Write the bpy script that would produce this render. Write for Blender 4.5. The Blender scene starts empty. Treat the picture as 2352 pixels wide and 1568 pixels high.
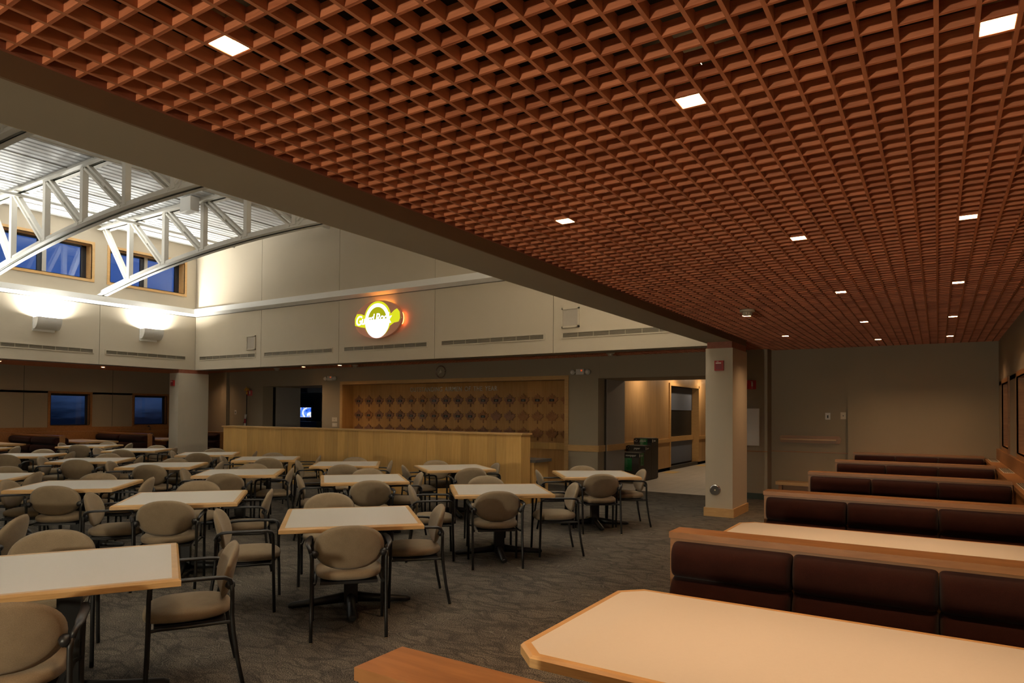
import bpy, bmesh, math, random
from mathutils import Vector, Matrix
random.seed(7)
PI = math.pi
S = bpy.context.scene
COL = S.collection

# ------------------------------------------------------------------ materials
def _nodes(name):
    m = bpy.data.materials.new(name); m.use_nodes = True
    nt = m.node_tree; b = nt.nodes['Principled BSDF']
    return m, nt, b
def mix(nt, fac, a, b, kind='MIX'):
    n = nt.nodes.new('ShaderNodeMix'); n.data_type = 'RGBA'; n.blend_type = kind
    for k, v in ((0, fac), (6, a), (7, b)):
        if hasattr(v, 'links') or isinstance(v, bpy.types.NodeSocket): nt.links.new(v, n.inputs[k])
        else: n.inputs[k].default_value = v if k == 0 else (*v, 1.0)
    return n.outputs[2]
def noise(nt, vec, scale, detail=4, rough=.55, dist=0.0):
    n = nt.nodes.new('ShaderNodeTexNoise'); n.inputs['Scale'].default_value = scale
    n.inputs['Detail'].default_value = detail; n.inputs['Roughness'].default_value = rough
    n.inputs['Distortion'].default_value = dist
    nt.links.new(vec, n.inputs['Vector']); return n.outputs['Fac']
def coords(nt, scale=(1, 1, 1), kind='Object', rot=(0, 0, 0)):
    t = nt.nodes.new('ShaderNodeTexCoord'); mp = nt.nodes.new('ShaderNodeMapping')
    mp.inputs['Scale'].default_value = scale; mp.inputs['Rotation'].default_value = rot
    nt.links.new(t.outputs[kind], mp.inputs['Vector']); return mp.outputs['Vector']
def ramp(nt, fac, stops):
    r = nt.nodes.new('ShaderNodeValToRGB'); el = r.color_ramp.elements
    el[0].position, el[0].color = stops[0][0], (*stops[0][1], 1)
    el[1].position, el[1].color = stops[1][0], (*stops[1][1], 1)
    for p, c in stops[2:]:
        e = el.new(p); e.color = (*c, 1)
    nt.links.new(fac, r.inputs['Fac']); return r.outputs['Color']
def bump(nt, b, h, strength, dist):
    n = nt.nodes.new('ShaderNodeBump'); n.inputs['Strength'].default_value = strength
    n.inputs['Distance'].default_value = dist
    nt.links.new(h, n.inputs['Height']); nt.links.new(n.outputs['Normal'], b.inputs['Normal'])
def flat(name, col, rough=.6, metal=0.0, spec=.5, var=.06, vs=3.0, bmp=0.0, bs=400, em=None, es=0.0):
    m, nt, b = _nodes(name)
    v = coords(nt); f = noise(nt, v, vs, 3)
    c0 = tuple(x * (1 - var) for x in col); c1 = tuple(min(1, x * (1 + var)) for x in col)
    nt.links.new(mix(nt, f, c0, c1), b.inputs['Base Color'])
    b.inputs['Roughness'].default_value = rough; b.inputs['Metallic'].default_value = metal
    b.inputs['Specular IOR Level'].default_value = spec
    if bmp: bump(nt, b, noise(nt, v, bs, 2), bmp, .002)
    if em:
        b.inputs['Emission Color'].default_value = (*em, 1); b.inputs['Emission Strength'].default_value = es
    return m
def glow(name, col, st):
    m = bpy.data.materials.new(name); m.use_nodes = True; nt = m.node_tree
    nt.nodes.clear(); e = nt.nodes.new('ShaderNodeEmission'); o = nt.nodes.new('ShaderNodeOutputMaterial')
    e.inputs['Color'].default_value = (*col, 1); e.inputs['Strength'].default_value = st
    nt.links.new(e.outputs[0], o.inputs[0]); return m
def wood(name, dark, light, scale, rough=.4, kind='Object', cell=None, strips=None):
    """Grain runs along the axis with the small scale; strips = (axis, width) gives veneer leaves of differing tone."""
    m, nt, b = _nodes(name)
    v = coords(nt, scale, kind)
    f = noise(nt, v, 3.0, 6, .6, .6)
    c = ramp(nt, f, [(.3, dark), (.72, light)])
    if strips:
        t = nt.nodes.new('ShaderNodeTexCoord'); sp = nt.nodes.new('ShaderNodeSeparateXYZ')
        nt.links.new(t.outputs['Object'], sp.inputs[0])
        d = nt.nodes.new('ShaderNodeMath'); d.operation = 'DIVIDE'; d.inputs[1].default_value = strips[1]
        nt.links.new(sp.outputs[strips[0]], d.inputs[0])
        fl = nt.nodes.new('ShaderNodeMath'); fl.operation = 'FLOOR'; nt.links.new(d.outputs[0], fl.inputs[0])
        w = nt.nodes.new('ShaderNodeTexWhiteNoise'); w.noise_dimensions = '1D'; nt.links.new(fl.outputs[0], w.inputs['W'])
        g = ramp(nt, w.outputs['Value'], [(0, (.84, .83, .82)), (1, (1.1, 1.08, 1.05))])
        c = mix(nt, 1.0, c, g, 'MULTIPLY')
    if cell:
        t = nt.nodes.new('ShaderNodeTexCoord'); sn = nt.nodes.new('ShaderNodeVectorMath'); sn.operation = 'SNAP'
        sn.inputs[1].default_value = cell; nt.links.new(t.outputs['Object'], sn.inputs[0])
        w = nt.nodes.new('ShaderNodeTexWhiteNoise'); w.noise_dimensions = '3D'; nt.links.new(sn.outputs[0], w.inputs['Vector'])
        g = ramp(nt, w.outputs['Value'], [(0, (.72, .62, .56)), (.5, (.95, .95, .95)), (1, (1.12, 1.1, 1.08))])
        c = mix(nt, 1.0, c, g, 'MULTIPLY')
    nt.links.new(c, b.inputs['Base Color']); b.inputs['Roughness'].default_value = rough
    b.inputs['Specular IOR Level'].default_value = .4
    return m

def carpet_mat():
    m, nt, b = _nodes('carpet')
    v = coords(nt, (1, 1, 1))
    wob = nt.nodes.new('ShaderNodeTexNoise'); wob.inputs['Scale'].default_value = 3.2; wob.inputs['Detail'].default_value = 3
    nt.links.new(v, wob.inputs['Vector'])
    ad = nt.nodes.new('ShaderNodeVectorMath'); ad.operation = 'MULTIPLY_ADD'
    ad.inputs[1].default_value = (.34, .34, 0); nt.links.new(wob.outputs['Color'], ad.inputs[0]); nt.links.new(v, ad.inputs[2])
    mp = nt.nodes.new('ShaderNodeMapping'); mp.inputs['Rotation'].default_value = (0, 0, -.57); mp.inputs['Scale'].default_value = (2.6, 8.5, 1)
    nt.links.new(ad.outputs[0], mp.inputs['Vector'])
    vo = nt.nodes.new('ShaderNodeTexVoronoi'); vo.feature = 'DISTANCE_TO_EDGE'; vo.inputs['Scale'].default_value = 1.25
    nt.links.new(mp.outputs[0], vo.inputs['Vector'])
    edge = ramp(nt, vo.outputs['Distance'], [(.0, (.0, .0, .0)), (.05, (.25, .25, .25)), (.13, (1, 1, 1))])
    vc = nt.nodes.new('ShaderNodeTexVoronoi'); vc.feature = 'F1'; vc.inputs['Scale'].default_value = 1.25
    nt.links.new(mp.outputs[0], vc.inputs['Vector'])
    line = ramp(nt, vo.outputs['Distance'], [(.008, (1, 1, 1)), (.03, (0, 0, 0))])
    lpick = noise(nt, v, 1.6, 2); lp = ramp(nt, lpick, [(.5, (0, 0, 0)), (.62, (1, 1, 1))])
    cellv = ramp(nt, noise(nt, mp.outputs[0], 1.1, 2), [(.3, (.7, .7, .72)), (.7, (1.08, 1.06, 1.02))])
    fine = noise(nt, v, 135, 2, .75)
    base = ramp(nt, fine, [(.36, (.028, .025, .022)), (.5, (.105, .094, .08)), (.64, (.29, .255, .205))])
    c = mix(nt, 1.0, base, cellv, 'MULTIPLY')
    shade = mix(nt, edge, (.58, .58, .62), (1, 1, 1))
    c = mix(nt, 1.0, c, shade, 'MULTIPLY')
    lm = mix(nt, 1.0, line, lp, 'MULTIPLY')
    c = mix(nt, lm, c, (.17, .15, .125))
    nt.links.new(c, b.inputs['Base Color']); b.inputs['Roughness'].default_value = .95
    b.inputs['Specular IOR Level'].default_value = .1
    bump(nt, b, fine, .35, .006)
    return m
def tile_mat():
    m, nt, b = _nodes('floor_tiles')
    v = coords(nt, (1, 1, 1))
    br = nt.nodes.new('ShaderNodeTexBrick'); br.offset = 0.0; br.inputs['Scale'].default_value = 1.0
    br.inputs['Brick Width'].default_value = .3; br.inputs['Row Height'].default_value = .3
    br.inputs['Mortar Size'].default_value = .004
    br.inputs['Color1'].default_value = (.36, .33, .29, 1); br.inputs['Color2'].default_value = (.4, .365, .32, 1)
    br.inputs['Mortar'].default_value = (.2, .18, .16, 1)
    nt.links.new(v, br.inputs['Vector']); nt.links.new(br.outputs['Color'], b.inputs['Base Color'])
    b.inputs['Roughness'].default_value = .5
    return m
def fabric(name, dark, light, sheen=.15):
    m, nt, b = _nodes(name)
    v = coords(nt); f = noise(nt, v, 420, 2, .7); g = noise(nt, v, 14, 3)
    c = ramp(nt, f, [(.3, dark), (.7, light)])
    c = mix(nt, .25, c, ramp(nt, g, [(.3, dark), (.7, light)]))
    nt.links.new(c, b.inputs['Base Color']); b.inputs['Roughness'].default_value = .95
    b.inputs['Specular IOR Level'].default_value = .1; b.inputs['Sheen Weight'].default_value = sheen
    bump(nt, b, f, .25, .002); return m
def glass_mat():
    m = bpy.data.materials.new('window_glass'); m.use_nodes = True; nt = m.node_tree; nt.nodes.clear()
    o = nt.nodes.new('ShaderNodeOutputMaterial'); t = nt.nodes.new('ShaderNodeBsdfTransparent'); g = nt.nodes.new('ShaderNodeBsdfGlossy')
    t.inputs['Color'].default_value = (.82, .88, .95, 1); g.inputs['Roughness'].default_value = .02
    fr = nt.nodes.new('ShaderNodeFresnel'); fr.inputs['IOR'].default_value = 1.5
    mx = nt.nodes.new('ShaderNodeMixShader')
    nt.links.new(fr.outputs[0], mx.inputs[0]); nt.links.new(t.outputs[0], mx.inputs[1]); nt.links.new(g.outputs[0], mx.inputs[2])
    nt.links.new(mx.outputs[0], o.inputs[0]); return m
def screen_mat():
    m = bpy.data.materials.new('screen_picture'); m.use_nodes = True; nt = m.node_tree; nt.nodes.clear()
    o = nt.nodes.new('ShaderNodeOutputMaterial'); e = nt.nodes.new('ShaderNodeEmission')
    v = coords(nt); f = noise(nt, v, 3.4, 4, .6, 1.2); g = noise(nt, v, 5.0, 2)
    c = ramp(nt, f, [(.3, (.0, .06, .6)), (.45, (.12, .3, 1.0)), (.52, (.85, .92, 1)), (.7, (1, 1, 1))])
    c = mix(nt, ramp(nt, g, [(.62, (0, 0, 0)), (.68, (1, 1, 1))]), c, (.8, .25, .12))
    nt.links.new(c, e.inputs['Color']); e.inputs['Strength'].default_value = 1.15
    nt.links.new(e.outputs[0], o.inputs[0]); return m

M = {}
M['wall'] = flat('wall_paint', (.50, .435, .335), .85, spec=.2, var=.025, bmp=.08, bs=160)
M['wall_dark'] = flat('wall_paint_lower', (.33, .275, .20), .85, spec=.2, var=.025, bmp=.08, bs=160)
M['wall_grey'] = flat('partition_grey', (.36, .345, .335), .8, spec=.2, var=.02)
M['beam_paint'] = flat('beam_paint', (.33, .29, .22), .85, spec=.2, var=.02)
M['beam_side'] = flat('beam_side_shaded', (.20, .13, .075), .8, spec=.2, var=.02)  # darker and browner than the underside; grazing shade put into the colour
M['white'] = flat('white_paint', (.80, .79, .76), .55, var=.02)
M['steel_white'] = flat('white_steel', (.74, .72, .67), .5, var=.02)
M['deck'] = flat('white_deck', (.80, .81, .82), .6, var=.02)
M['joint_and_shade'] = flat('joint_shadow', (.10, .085, .065), .9)
M['black'] = flat('black_metal', (.012, .012, .012), .42, spec=.4)
M['black_pad'] = flat('black_plastic', (.016, .016, .018), .38, spec=.5)
M['plenum'] = flat('dark_plenum', (.02, .014, .01), .95, spec=.1)
M['brass'] = flat('bright_glide', (.7, .6, .4), .3, metal=1)
M['chrome'] = flat('chrome', (.75, .74, .72), .18, metal=1)
M['dull_metal'] = flat('dull_metal', (.42, .40, .37), .4, metal=.8)
M['lattice'] = wood('lattice_wood', (.46, .15, .066), (.64, .225, .105), (3, 3, 30), .55, cell=(.1083, .1093, 5))
M['lattice_long'] = wood('lattice_long_wood', (.46, .17, .078), (.58, .225, .11), (12, .5, 12), .55)
M['cherry'] = wood('cherry_trim', (.24, .075, .04), (.34, .115, .065), (4, 4, 4), .45)
M['maple'] = wood('maple_edge', (.50, .29, .11), (.64, .40, .175), (2, 2, 30), .35)
M['maple_v'] = wood('maple_veneer', (.56, .325, .10), (.68, .425, .15), (9, 9, .6), .4, strips=(0, .2))
M['maple_vy'] = wood('pale_veneer', (.47, .285, .13), (.60, .385, .19), (9, 9, .5), .4, strips=(1, .34))
M['oak_v'] = wood('niche_veneer', (.42, .215, .06), (.53, .29, .095), (9, 9, .5), .45, strips=(0, .39))
M['bench_wood'] = wood('bench_wood', (.25, .11, .036), (.37, .175, .062), (1.0, 9, 9), .38)
M['leaf_a'] = wood('leaf_wood', (.20, .095, .05), (.30, .15, .085), (5, 5, 5), .5)
M['leaf_b'] = wood('leaf_wood_warm', (.27, .11, .035), (.36, .165, .06), (5, 5, 5), .5)
M['laminate'] = flat('grey_laminate', (.66, .625, .575), .34, spec=.45, var=.03, vs=90)
M['fabric'] = fabric('taupe_fabric', (.20, .15, .096), (.345, .265, .175))
M['maroon'] = fabric('maroon_fabric', (.016, .0045, .0035), (.036, .0105, .0075), .05)
M['carpet'] = carpet_mat(); M['tile'] = tile_mat()
M['tile_yellow'] = flat('yellow_tile', (.55, .37, .13), .5)
M['glass'] = glass_mat()
M['red'] = flat('red_plastic', (.36, .02, .02), .4)
M['red_sign'] = flat('red_sign', (.42, .015, .02), .5)
M['dark_grey'] = flat('charcoal', (.035, .032, .03), .5)
M['stone'] = flat('dark_countertop', (.10, .09, .08), .35, var=.2, vs=60)
M['blue_panel'] = flat('blue_grey_panel', (.12, .145, .21), .6, var=.04)
M['green'] = flat('green_label', (.0, .16, .035), .5)
M['teal'] = flat('dark_green_base', (.045, .065, .055), .6)
M['bin'] = flat('brown_black_plastic', (.042, .034, .030), .5)
M['grille'] = flat('grille_slot', (.085, .07, .05), .7)
M['grille_bar'] = flat('grille_bar', (.30, .26, .18), .6)
M['grille_face'] = flat('perforated_face', (.36, .315, .26), .8)
M['plate'] = flat('ivory_plate', (.60, .52, .40), .45)
M['plate_white'] = flat('white_plate', (.66, .62, .58), .4)
M['gold'] = flat('gold_metal', (.8, .5, .08), .3, metal=1)
M['flag_red'] = flat('flag_red', (.30, .02, .03), .8)
M['flag_white'] = flat('flag_white', (.60, .56, .52), .8)
M['lens'] = glow('lamp_lens', (1.0, .70, .36), 14.0)
M['housing'] = flat('lamp_housing', (.86, .74, .52), .5)
M['sconce_lens'] = glow('sconce_lamp', (.96, 1.0, .92), 30.0)
M['sign_board'] = flat('salmon_board', (.80, .36, .23), .45)
M['neon_yellow'] = glow('neon_yellow', (.78, .80, .02), .95)
M['neon_white'] = glow('neon_white', (1, 1, .97), 1.6)
M['neon_olive'] = glow('neon_olive', (.50, .50, .01), .8)
M['neon_red'] = glow('neon_red', (1.0, .16, .03), 26.0)
M['screen'] = screen_mat()
M['letter_metal'] = flat('brushed_letters', (.62, .58, .5), .32, metal=.9)
M['white_ink'] = flat('white_ink', (.78, .76, .72), .6)
M['clear'] = flat('lamp_glass', (.6, .58, .52), .12, spec=.8)
M['pale_green_wall'] = flat('back_room_wall', (.36, .37, .30), .8)
M['mullion'] = flat('dark_mullion', (.012, .014, .02), .4)

# ------------------------------------------------------------------ mesh helpers
class MB:
    def __init__(s): s.bm = bmesh.new(); s.mats = []
    def _i(s, m):
        if m is None: return 0
        if m not in s.mats: s.mats.append(m)
        return s.mats.index(m)
    def box(s, x0, x1, y0, y1, z0, z1, m=None):
        i = s._i(m); v = [s.bm.verts.new(p) for p in ((x0, y0, z0), (x1, y0, z0), (x1, y1, z0), (x0, y1, z0), (x0, y0, z1), (x1, y0, z1), (x1, y1, z1), (x0, y1, z1))]
        for f in ((3, 2, 1, 0), (4, 5, 6, 7), (0, 1, 5, 4), (1, 2, 6, 5), (2, 3, 7, 6), (3, 0, 4, 7)):
            s.bm.faces.new([v[k] for k in f]).material_index = i
        return s
    def prism(s, poly, lo, hi, axis='z', m=None):
        """poly: 2-D outline (ccw); extruded between lo and hi along axis. axis z: (x,y); y: (x,z); x: (y,z)"""
        i = s._i(m)
        def P(p, t): return {'z': (p[0], p[1], t), 'y': (p[0], t, p[1]), 'x': (t, p[0], p[1])}[axis]
        a = [s.bm.verts.new(P(p, lo)) for p in poly]; b = [s.bm.verts.new(P(p, hi)) for p in poly]
        n = len(poly)
        fs = [s.bm.faces.new(a[::-1]), s.bm.faces.new(b)]
        for k in range(n): fs.append(s.bm.faces.new((a[k], a[(k + 1) % n], b[(k + 1) % n], b[k])))
        for f in fs: f.material_index = i
        return s
    def tube(s, pts, r, seg=8, m=None, flat=1.0, up=(0, 0, 1)):
        """sweep of a round (or flattened) section along pts; r a number or a list, flat = section height / width"""
        i = s._i(m); pts = [Vector(p) for p in pts]; n = len(pts); rings = []
        for k, p in enumerate(pts):
            t = (pts[min(k + 1, n - 1)] - pts[max(k - 1, 0)]).normalized()
            u = Vector(up)
            if abs(t.dot(u)) > .95: u = Vector((0, 1, 0)) if abs(t.y) < .9 else Vector((1, 0, 0))
            a = t.cross(u).normalized(); b = a.cross(t).normalized()
            if rings and a.dot(la) < 0: a, b = -a, -b
            la = a
            rr = r[k] if isinstance(r, (list, tuple)) else r
            rx, ry = rr if isinstance(rr, (list, tuple)) else (rr, rr * flat)
            rings.append([s.bm.verts.new(p + a * math.cos(2 * PI * j / seg) * rx + b * math.sin(2 * PI * j / seg) * ry) for j in range(seg)])
        for k in range(n - 1):
            for j in range(seg):
                f = s.bm.faces.new((rings[k][j], rings[k][(j + 1) % seg], rings[k + 1][(j + 1) % seg], rings[k + 1][j]))
                f.material_index = i; f.smooth = True
        s.bm.faces.new(rings[0][::-1]).material_index = i; s.bm.faces.new(rings[-1]).material_index = i
        return s
    def cyl(s, c, r, h, axis='z', seg=24, m=None, r2=None):
        c = Vector(c); d = {'x': Vector((1, 0, 0)), 'y': Vector((0, 1, 0)), 'z': Vector((0, 0, 1))}[axis]
        return s.tube([c, c + d * h], [r, r if r2 is None else r2], seg, m)
    def ball(s, c, r, seg=14, ring=8, m=None, sc=(1, 1, 1)):
        i = s._i(m); g = bmesh.ops.create_uvsphere(s.bm, u_segments=seg, v_segments=ring, radius=r)
        for v in g['verts']: v.co = Vector((v.co.x * sc[0], v.co.y * sc[1], v.co.z * sc[2])) + Vector(c)
        for v in g['verts']:
            for f in v.link_faces: f.material_index = i; f.smooth = True
        return s
    def cushion(s, x0, x1, y0, y1, z0, z1, m=None, e=3.2, nu=10, res=7, puff=0.0):
        """superellipsoid cushion: boxy body with rounded edges"""
        i = s._i(m); c = Vector(((x0 + x1) / 2, (y0 + y1) / 2, (z0 + z1) / 2)); h = Vector(((x1 - x0) / 2, (y1 - y0) / 2, (z1 - z0) / 2))
        U, V = 28, 14; P = []
        sg = lambda w, p: math.copysign(abs(w) ** p, w)
        for a in range(V + 1):
            ph = -PI / 2 + PI * a / V; row = []
            for b in range(U):
                th = 2 * PI * b / U; p1 = 2 / e
                row.append(s.bm.verts.new((c.x + h.x * sg(math.cos(ph), p1) * sg(math.cos(th), p1), c.y + h.y * sg(math.cos(ph), p1) * sg(math.sin(th), p1), c.z + h.z * sg(math.sin(ph), p1))) if 0 < a < V else None)
            P.append(row)
        bot = s.bm.verts.new((c.x, c.y, c.z - h.z)); top = s.bm.verts.new((c.x, c.y, c.z + h.z))
        for a in range(V):
            for b in range(U):
                b2 = (b + 1) % U
                if a == 0: f = s.bm.faces.new((bot, P[1][b2], P[1][b]))
                elif a == V - 1: f = s.bm.faces.new((P[a][b], P[a][b2], top))
                else: f = s.bm.faces.new((P[a][b], P[a][b2], P[a + 1][b2], P[a + 1][b]))
                f.material_index = i; f.smooth = True
        return s
    def pad(s, x0, x1, y0, y1, z0, z1, m=None, NU=24, NV=16, R=.035):
        """upholstered roll: flat back at y0, bulging out to y1, softly rounded outline"""
        i = s._i(m); G = []
        hx, hz, cx, cz = (x1 - x0) / 2, (z1 - z0) / 2, (x0 + x1) / 2, (z0 + z1) / 2
        us = [-1, -.992, -.98, -.96, -.92, -.86] + [-.78 + 1.56 * k / 12 for k in range(13)] + [.86, .92, .96, .98, .992, 1]
        vs = [-math.cos(PI * k / NV) for k in range(NV + 1)]
        for u in us:
            row = []
            for w in vs:
                d = max(0, 1 - abs(u) ** 26) ** .5 * max(0, 1 - abs(w) ** 3.2) ** .5
                zz = w * (1 - .16 * abs(u) ** 40); row.append(s.bm.verts.new((cx + u * hx, y0 + (y1 - y0) * d, cz + zz * hz)))
            G.append(row)
        for a in range(len(us) - 1):
            for b in range(NV):
                f = s.bm.faces.new((G[a][b], G[a + 1][b], G[a + 1][b + 1], G[a][b + 1])); f.material_index = i; f.smooth = True
        return s
    def bevel(s, w, seg=2):
        es = [e for e in s.bm.edges if len(e.link_faces) == 2 and e.calc_face_angle(0) > .5]
        bmesh.ops.bevel(s.bm, geom=es, offset=w, segments=seg, affect='EDGES', profile=.7, clamp_overlap=True); return s
    def build(s, name, mat=None, parent=None, **kw):
        bmesh.ops.recalc_face_normals(s.bm, faces=s.bm.faces)
        me = bpy.data.meshes.new(name); s.bm.to_mesh(me); s.bm.free()
        for m in (s.mats if mat is None else [mat]): me.materials.append(m)
        o = bpy.data.objects.new(name, me); COL.objects.link(o)
        if parent is not None: o.parent = parent
        return tag(o, **kw)
def tag(o, label=None, cat=None, group=None, kind=None):
    if label: o['label'] = label
    if cat: o['category'] = cat
    if group: o['group'] = group
    if kind: o['kind'] = kind
    return o
def empty(name, loc, rz=0, **kw):
    o = bpy.data.objects.new(name, None); o.location = loc; o.rotation_euler = (0, 0, rz); COL.objects.link(o)
    o.empty_display_size = .2
    return tag(o, **kw)
def struct(mb, name, mat=None, parent=None):
    return mb.build(name, mat, parent, kind='structure' if parent is None else None)
KIDS = {}
def copy_tree(o, parent=None):
    c = o.copy(); COL.objects.link(c); c.parent = parent
    for ch in list(o.children): copy_tree(ch, c)
    return c
def text_mesh(txt, size, ext, name, mat, parent, loc, rot, offset=0.0, shear=0.0, align='LEFT', xs=1.0):
    cu = bpy.data.curves.new(name, 'FONT'); cu.body = txt; cu.size = size; cu.extrude = ext; cu.offset = offset; cu.shear = shear; cu.align_x = align
    t = bpy.data.objects.new(name + '_tmp', cu); COL.objects.link(t)
    bpy.context.view_layer.update()
    me = bpy.data.meshes.new_from_object(t.evaluated_get(bpy.context.evaluated_depsgraph_get()))
    bpy.data.objects.remove(t); bpy.data.curves.remove(cu)
    for v in me.vertices: v.co.x *= xs
    me.materials.clear(); me.materials.append(mat); me.name = name
    o = bpy.data.objects.new(name, me); COL.objects.link(o); o.location = loc; o.rotation_euler = rot
    if parent is not None: o.parent = parent
    return o
def text_width(txt, size):
    cu = bpy.data.curves.new('measure', 'FONT'); cu.size = size
    def w(s):
        cu.body = s; t = bpy.data.objects.new('measure', cu); COL.objects.link(t); bpy.context.view_layer.update()
        d = t.dimensions.x; bpy.data.objects.remove(t); return d
    base = w('HH'); out = w('H' + txt + 'H') - base
    bpy.data.curves.remove(cu); return out
def area(name, loc, power, col, size, rot=(0, 0, 0), shape='DISK', sy=None, spread=PI, parent=None):
    l = bpy.data.lights.new(name, 'AREA'); l.energy = power; l.color = col; l.shape = shape; l.size = size
    if sy: l.size_y = sy
    l.spread = spread
    o = bpy.data.objects.new(name, l); COL.objects.link(o); o.location = loc; o.rotation_euler = rot
    if parent is not None: o.parent = parent
    return o

# ------------------------------------------------------------------ setting
ZB, ZC, ZR = 2.733, 2.822, 6.19         # underside of the high walls, underside of the lattice, roof deck
XL, XR = -21.5, .84                     # outer walls under the low ceilings
YB = 13.18                              # rear wall
struct(MB().box(XL - .3, XR + .3, -9.0, 13.18, -.12, 0), 'floor', M['carpet'])
struct(MB().box(-24, -1.0, 13.18, 30, -.12, 0), 'floor_tiled', M['tile'])
b = MB()
for y in (17.55, 20.5, 23.4): b.box(-6.35, -6.0, y, y + .62, 0, .002)
struct(b, 'floor_marking', M['tile_yellow'])
# outer walls
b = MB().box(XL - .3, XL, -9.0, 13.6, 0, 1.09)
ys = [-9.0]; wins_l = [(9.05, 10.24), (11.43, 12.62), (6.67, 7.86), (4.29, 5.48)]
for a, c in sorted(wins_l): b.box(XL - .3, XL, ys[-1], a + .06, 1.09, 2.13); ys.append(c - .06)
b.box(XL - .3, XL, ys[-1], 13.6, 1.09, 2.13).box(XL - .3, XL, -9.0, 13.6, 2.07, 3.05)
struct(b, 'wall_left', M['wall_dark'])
b = MB()
for y in (8.45, 10.83, 6.07, 3.69): b.box(XL, XL + .004, y - .006, y + .006, 1.1, ZC)
struct(b, 'trim_1', M['joint_and_shade'])
wins_r = [(11.5, 12.69), (9.24, 10.43), (6.98, 8.17), (4.72, 5.91), (2.46, 3.65)]
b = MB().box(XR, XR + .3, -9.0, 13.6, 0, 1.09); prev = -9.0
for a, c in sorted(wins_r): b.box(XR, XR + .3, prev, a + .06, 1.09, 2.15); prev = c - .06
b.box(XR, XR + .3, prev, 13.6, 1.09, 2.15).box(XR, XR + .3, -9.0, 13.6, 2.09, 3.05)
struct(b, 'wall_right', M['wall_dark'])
struct(MB().box(XL - .3, XR + .3, -9.2, -9.0, 0, 6.4), 'wall_front', M['wall'])
b = MB()
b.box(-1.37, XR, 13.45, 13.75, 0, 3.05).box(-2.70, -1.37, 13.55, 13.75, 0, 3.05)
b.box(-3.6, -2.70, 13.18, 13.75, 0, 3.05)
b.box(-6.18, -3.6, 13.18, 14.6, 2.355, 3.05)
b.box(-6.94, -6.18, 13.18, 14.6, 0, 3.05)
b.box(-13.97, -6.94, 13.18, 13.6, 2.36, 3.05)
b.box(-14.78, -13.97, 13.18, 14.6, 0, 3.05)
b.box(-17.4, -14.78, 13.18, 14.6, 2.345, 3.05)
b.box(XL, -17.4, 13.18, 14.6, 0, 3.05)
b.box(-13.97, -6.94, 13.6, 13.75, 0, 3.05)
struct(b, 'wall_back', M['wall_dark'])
struct(MB().box(-19.32, -19.07, 13.08, 13.18, 0, ZC).box(-6.170, -6.158, 13.174, 13.18, 2.36, ZC), 'trim_2', M['wall_dark'])
# folding partitions parked in the two openings
b = MB().box(-6.18, -6.165, 13.60, 14.6, 0, 2.35).box(-17.4, -17.385, 13.66, 14.6, 0, 2.34)
struct(b, 'wall_partition', M['wall_grey'])
struct(MB().box(-6.18, -6.17, 13.50, 13.585, 0, 2.35).box(-17.4, -17.39, 13.55, 13.64, 0, 2.34), 'trim_3', M['black'])
# baseboards and thin rails
struct(MB().box(-3.6, -2.70, 13.165, 13.18, 0, .115).box(-2.70, -1.37, 13.535, 13.55, 0, .115).box(-1.37, XR, 13.435, 13.45, 0, .115), 'baseboard_back', M['teal'])
struct(MB().box(-3.6, -2.70, 13.172, 13.18, .893, .912).box(-2.70, -1.37, 13.542, 13.55, .893, .912), 'trim_4', M['bench_wood'])
b = MB().box(-6.89, -6.165, 13.155, 13.18, .768, .905).box(-6.18, -6.15, 13.155, 13.5, .768, .905).box(-6.165, -6.14, 13.6, 14.62, .768, .905)
b.bevel(.006, 1); struct(b, 'trim_5', M['maple'])
# high walls of the clerestory, in panels with shadow joints
def panels(mb, axis, edges, z0, z1, face, back):
    g = .006
    for a, c in zip(edges, edges[1:]):
        if axis == 'x': mb.box(a + g, c - g, face, back, z0, z1)
        else: mb.box(face, back, a + g, c - g, z0, z1)
YS = 11.08
ex = [-17.6, -14.73, -11.885, -9.0, -6.13, -3.13]
b = MB(); panels(b, 'x', ex, ZB, 4.25, YS, YS + .06); panels(b, 'x', ex, 4.25, ZR + .1, YS, YS + .06)
struct(b, 'wall_clerestory_back', M['wall'])
ey = [-1.6, .97, 3.49, 6.01, 8.53, 11.08]
b = MB(); panels(b, 'y', ey, ZB, 4.25, -17.66, -17.6)
cw = [(8.68, 10.79), (6.27, 8.38), (3.86, 5.97), (1.45, 3.56)]; prev = -1.6
for y0, y1 in sorted(cw): b.box(-17.66, -17.6, prev, y0 + .05, 4.80, 5.69); prev = y1 - .05
b.box(-17.66, -17.6, prev, 11.08, 4.80, 5.69).box(-17.66, -17.6, -1.6, 11.08, 4.25, 4.80).box(-17.66, -17.6, -1.6, 11.08, 5.69, ZR + .1)
struct(b, 'wall_clerestory_left', M['wall'])
struct(MB().box(-18.03, -3.13, YS + .05, 11.5, ZB, 6.3).box(-3.13, -2.705, -9.0, 11.5, ZB, 6.3).box(-18.03, -17.65, -9.0, 11.5, ZB, 4.80)
       .box(-18.03, -17.65, -9.0, 11.5, 5.69, 6.3).box(-18.03, -3.13, -9.0, -1.6, ZB, 6.3), 'beam', M['beam_paint'])
b = MB(); prev = -9.0
for y0, y1 in sorted(cw): b.box(-18.03, -17.65, prev, y0 + .05, 4.80, 5.69); prev = y1 - .05
b.box(-18.03, -17.65, prev, 11.5, 4.80, 5.69)
struct(b, 'wall_clerestory_core', M['wall'])
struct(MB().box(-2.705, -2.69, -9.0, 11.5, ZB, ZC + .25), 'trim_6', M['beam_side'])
struct(MB().box(-2.69, -2.671, -9.0, 11.5, ZC, ZC + .13), 'trim_7', M['cherry'])
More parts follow.
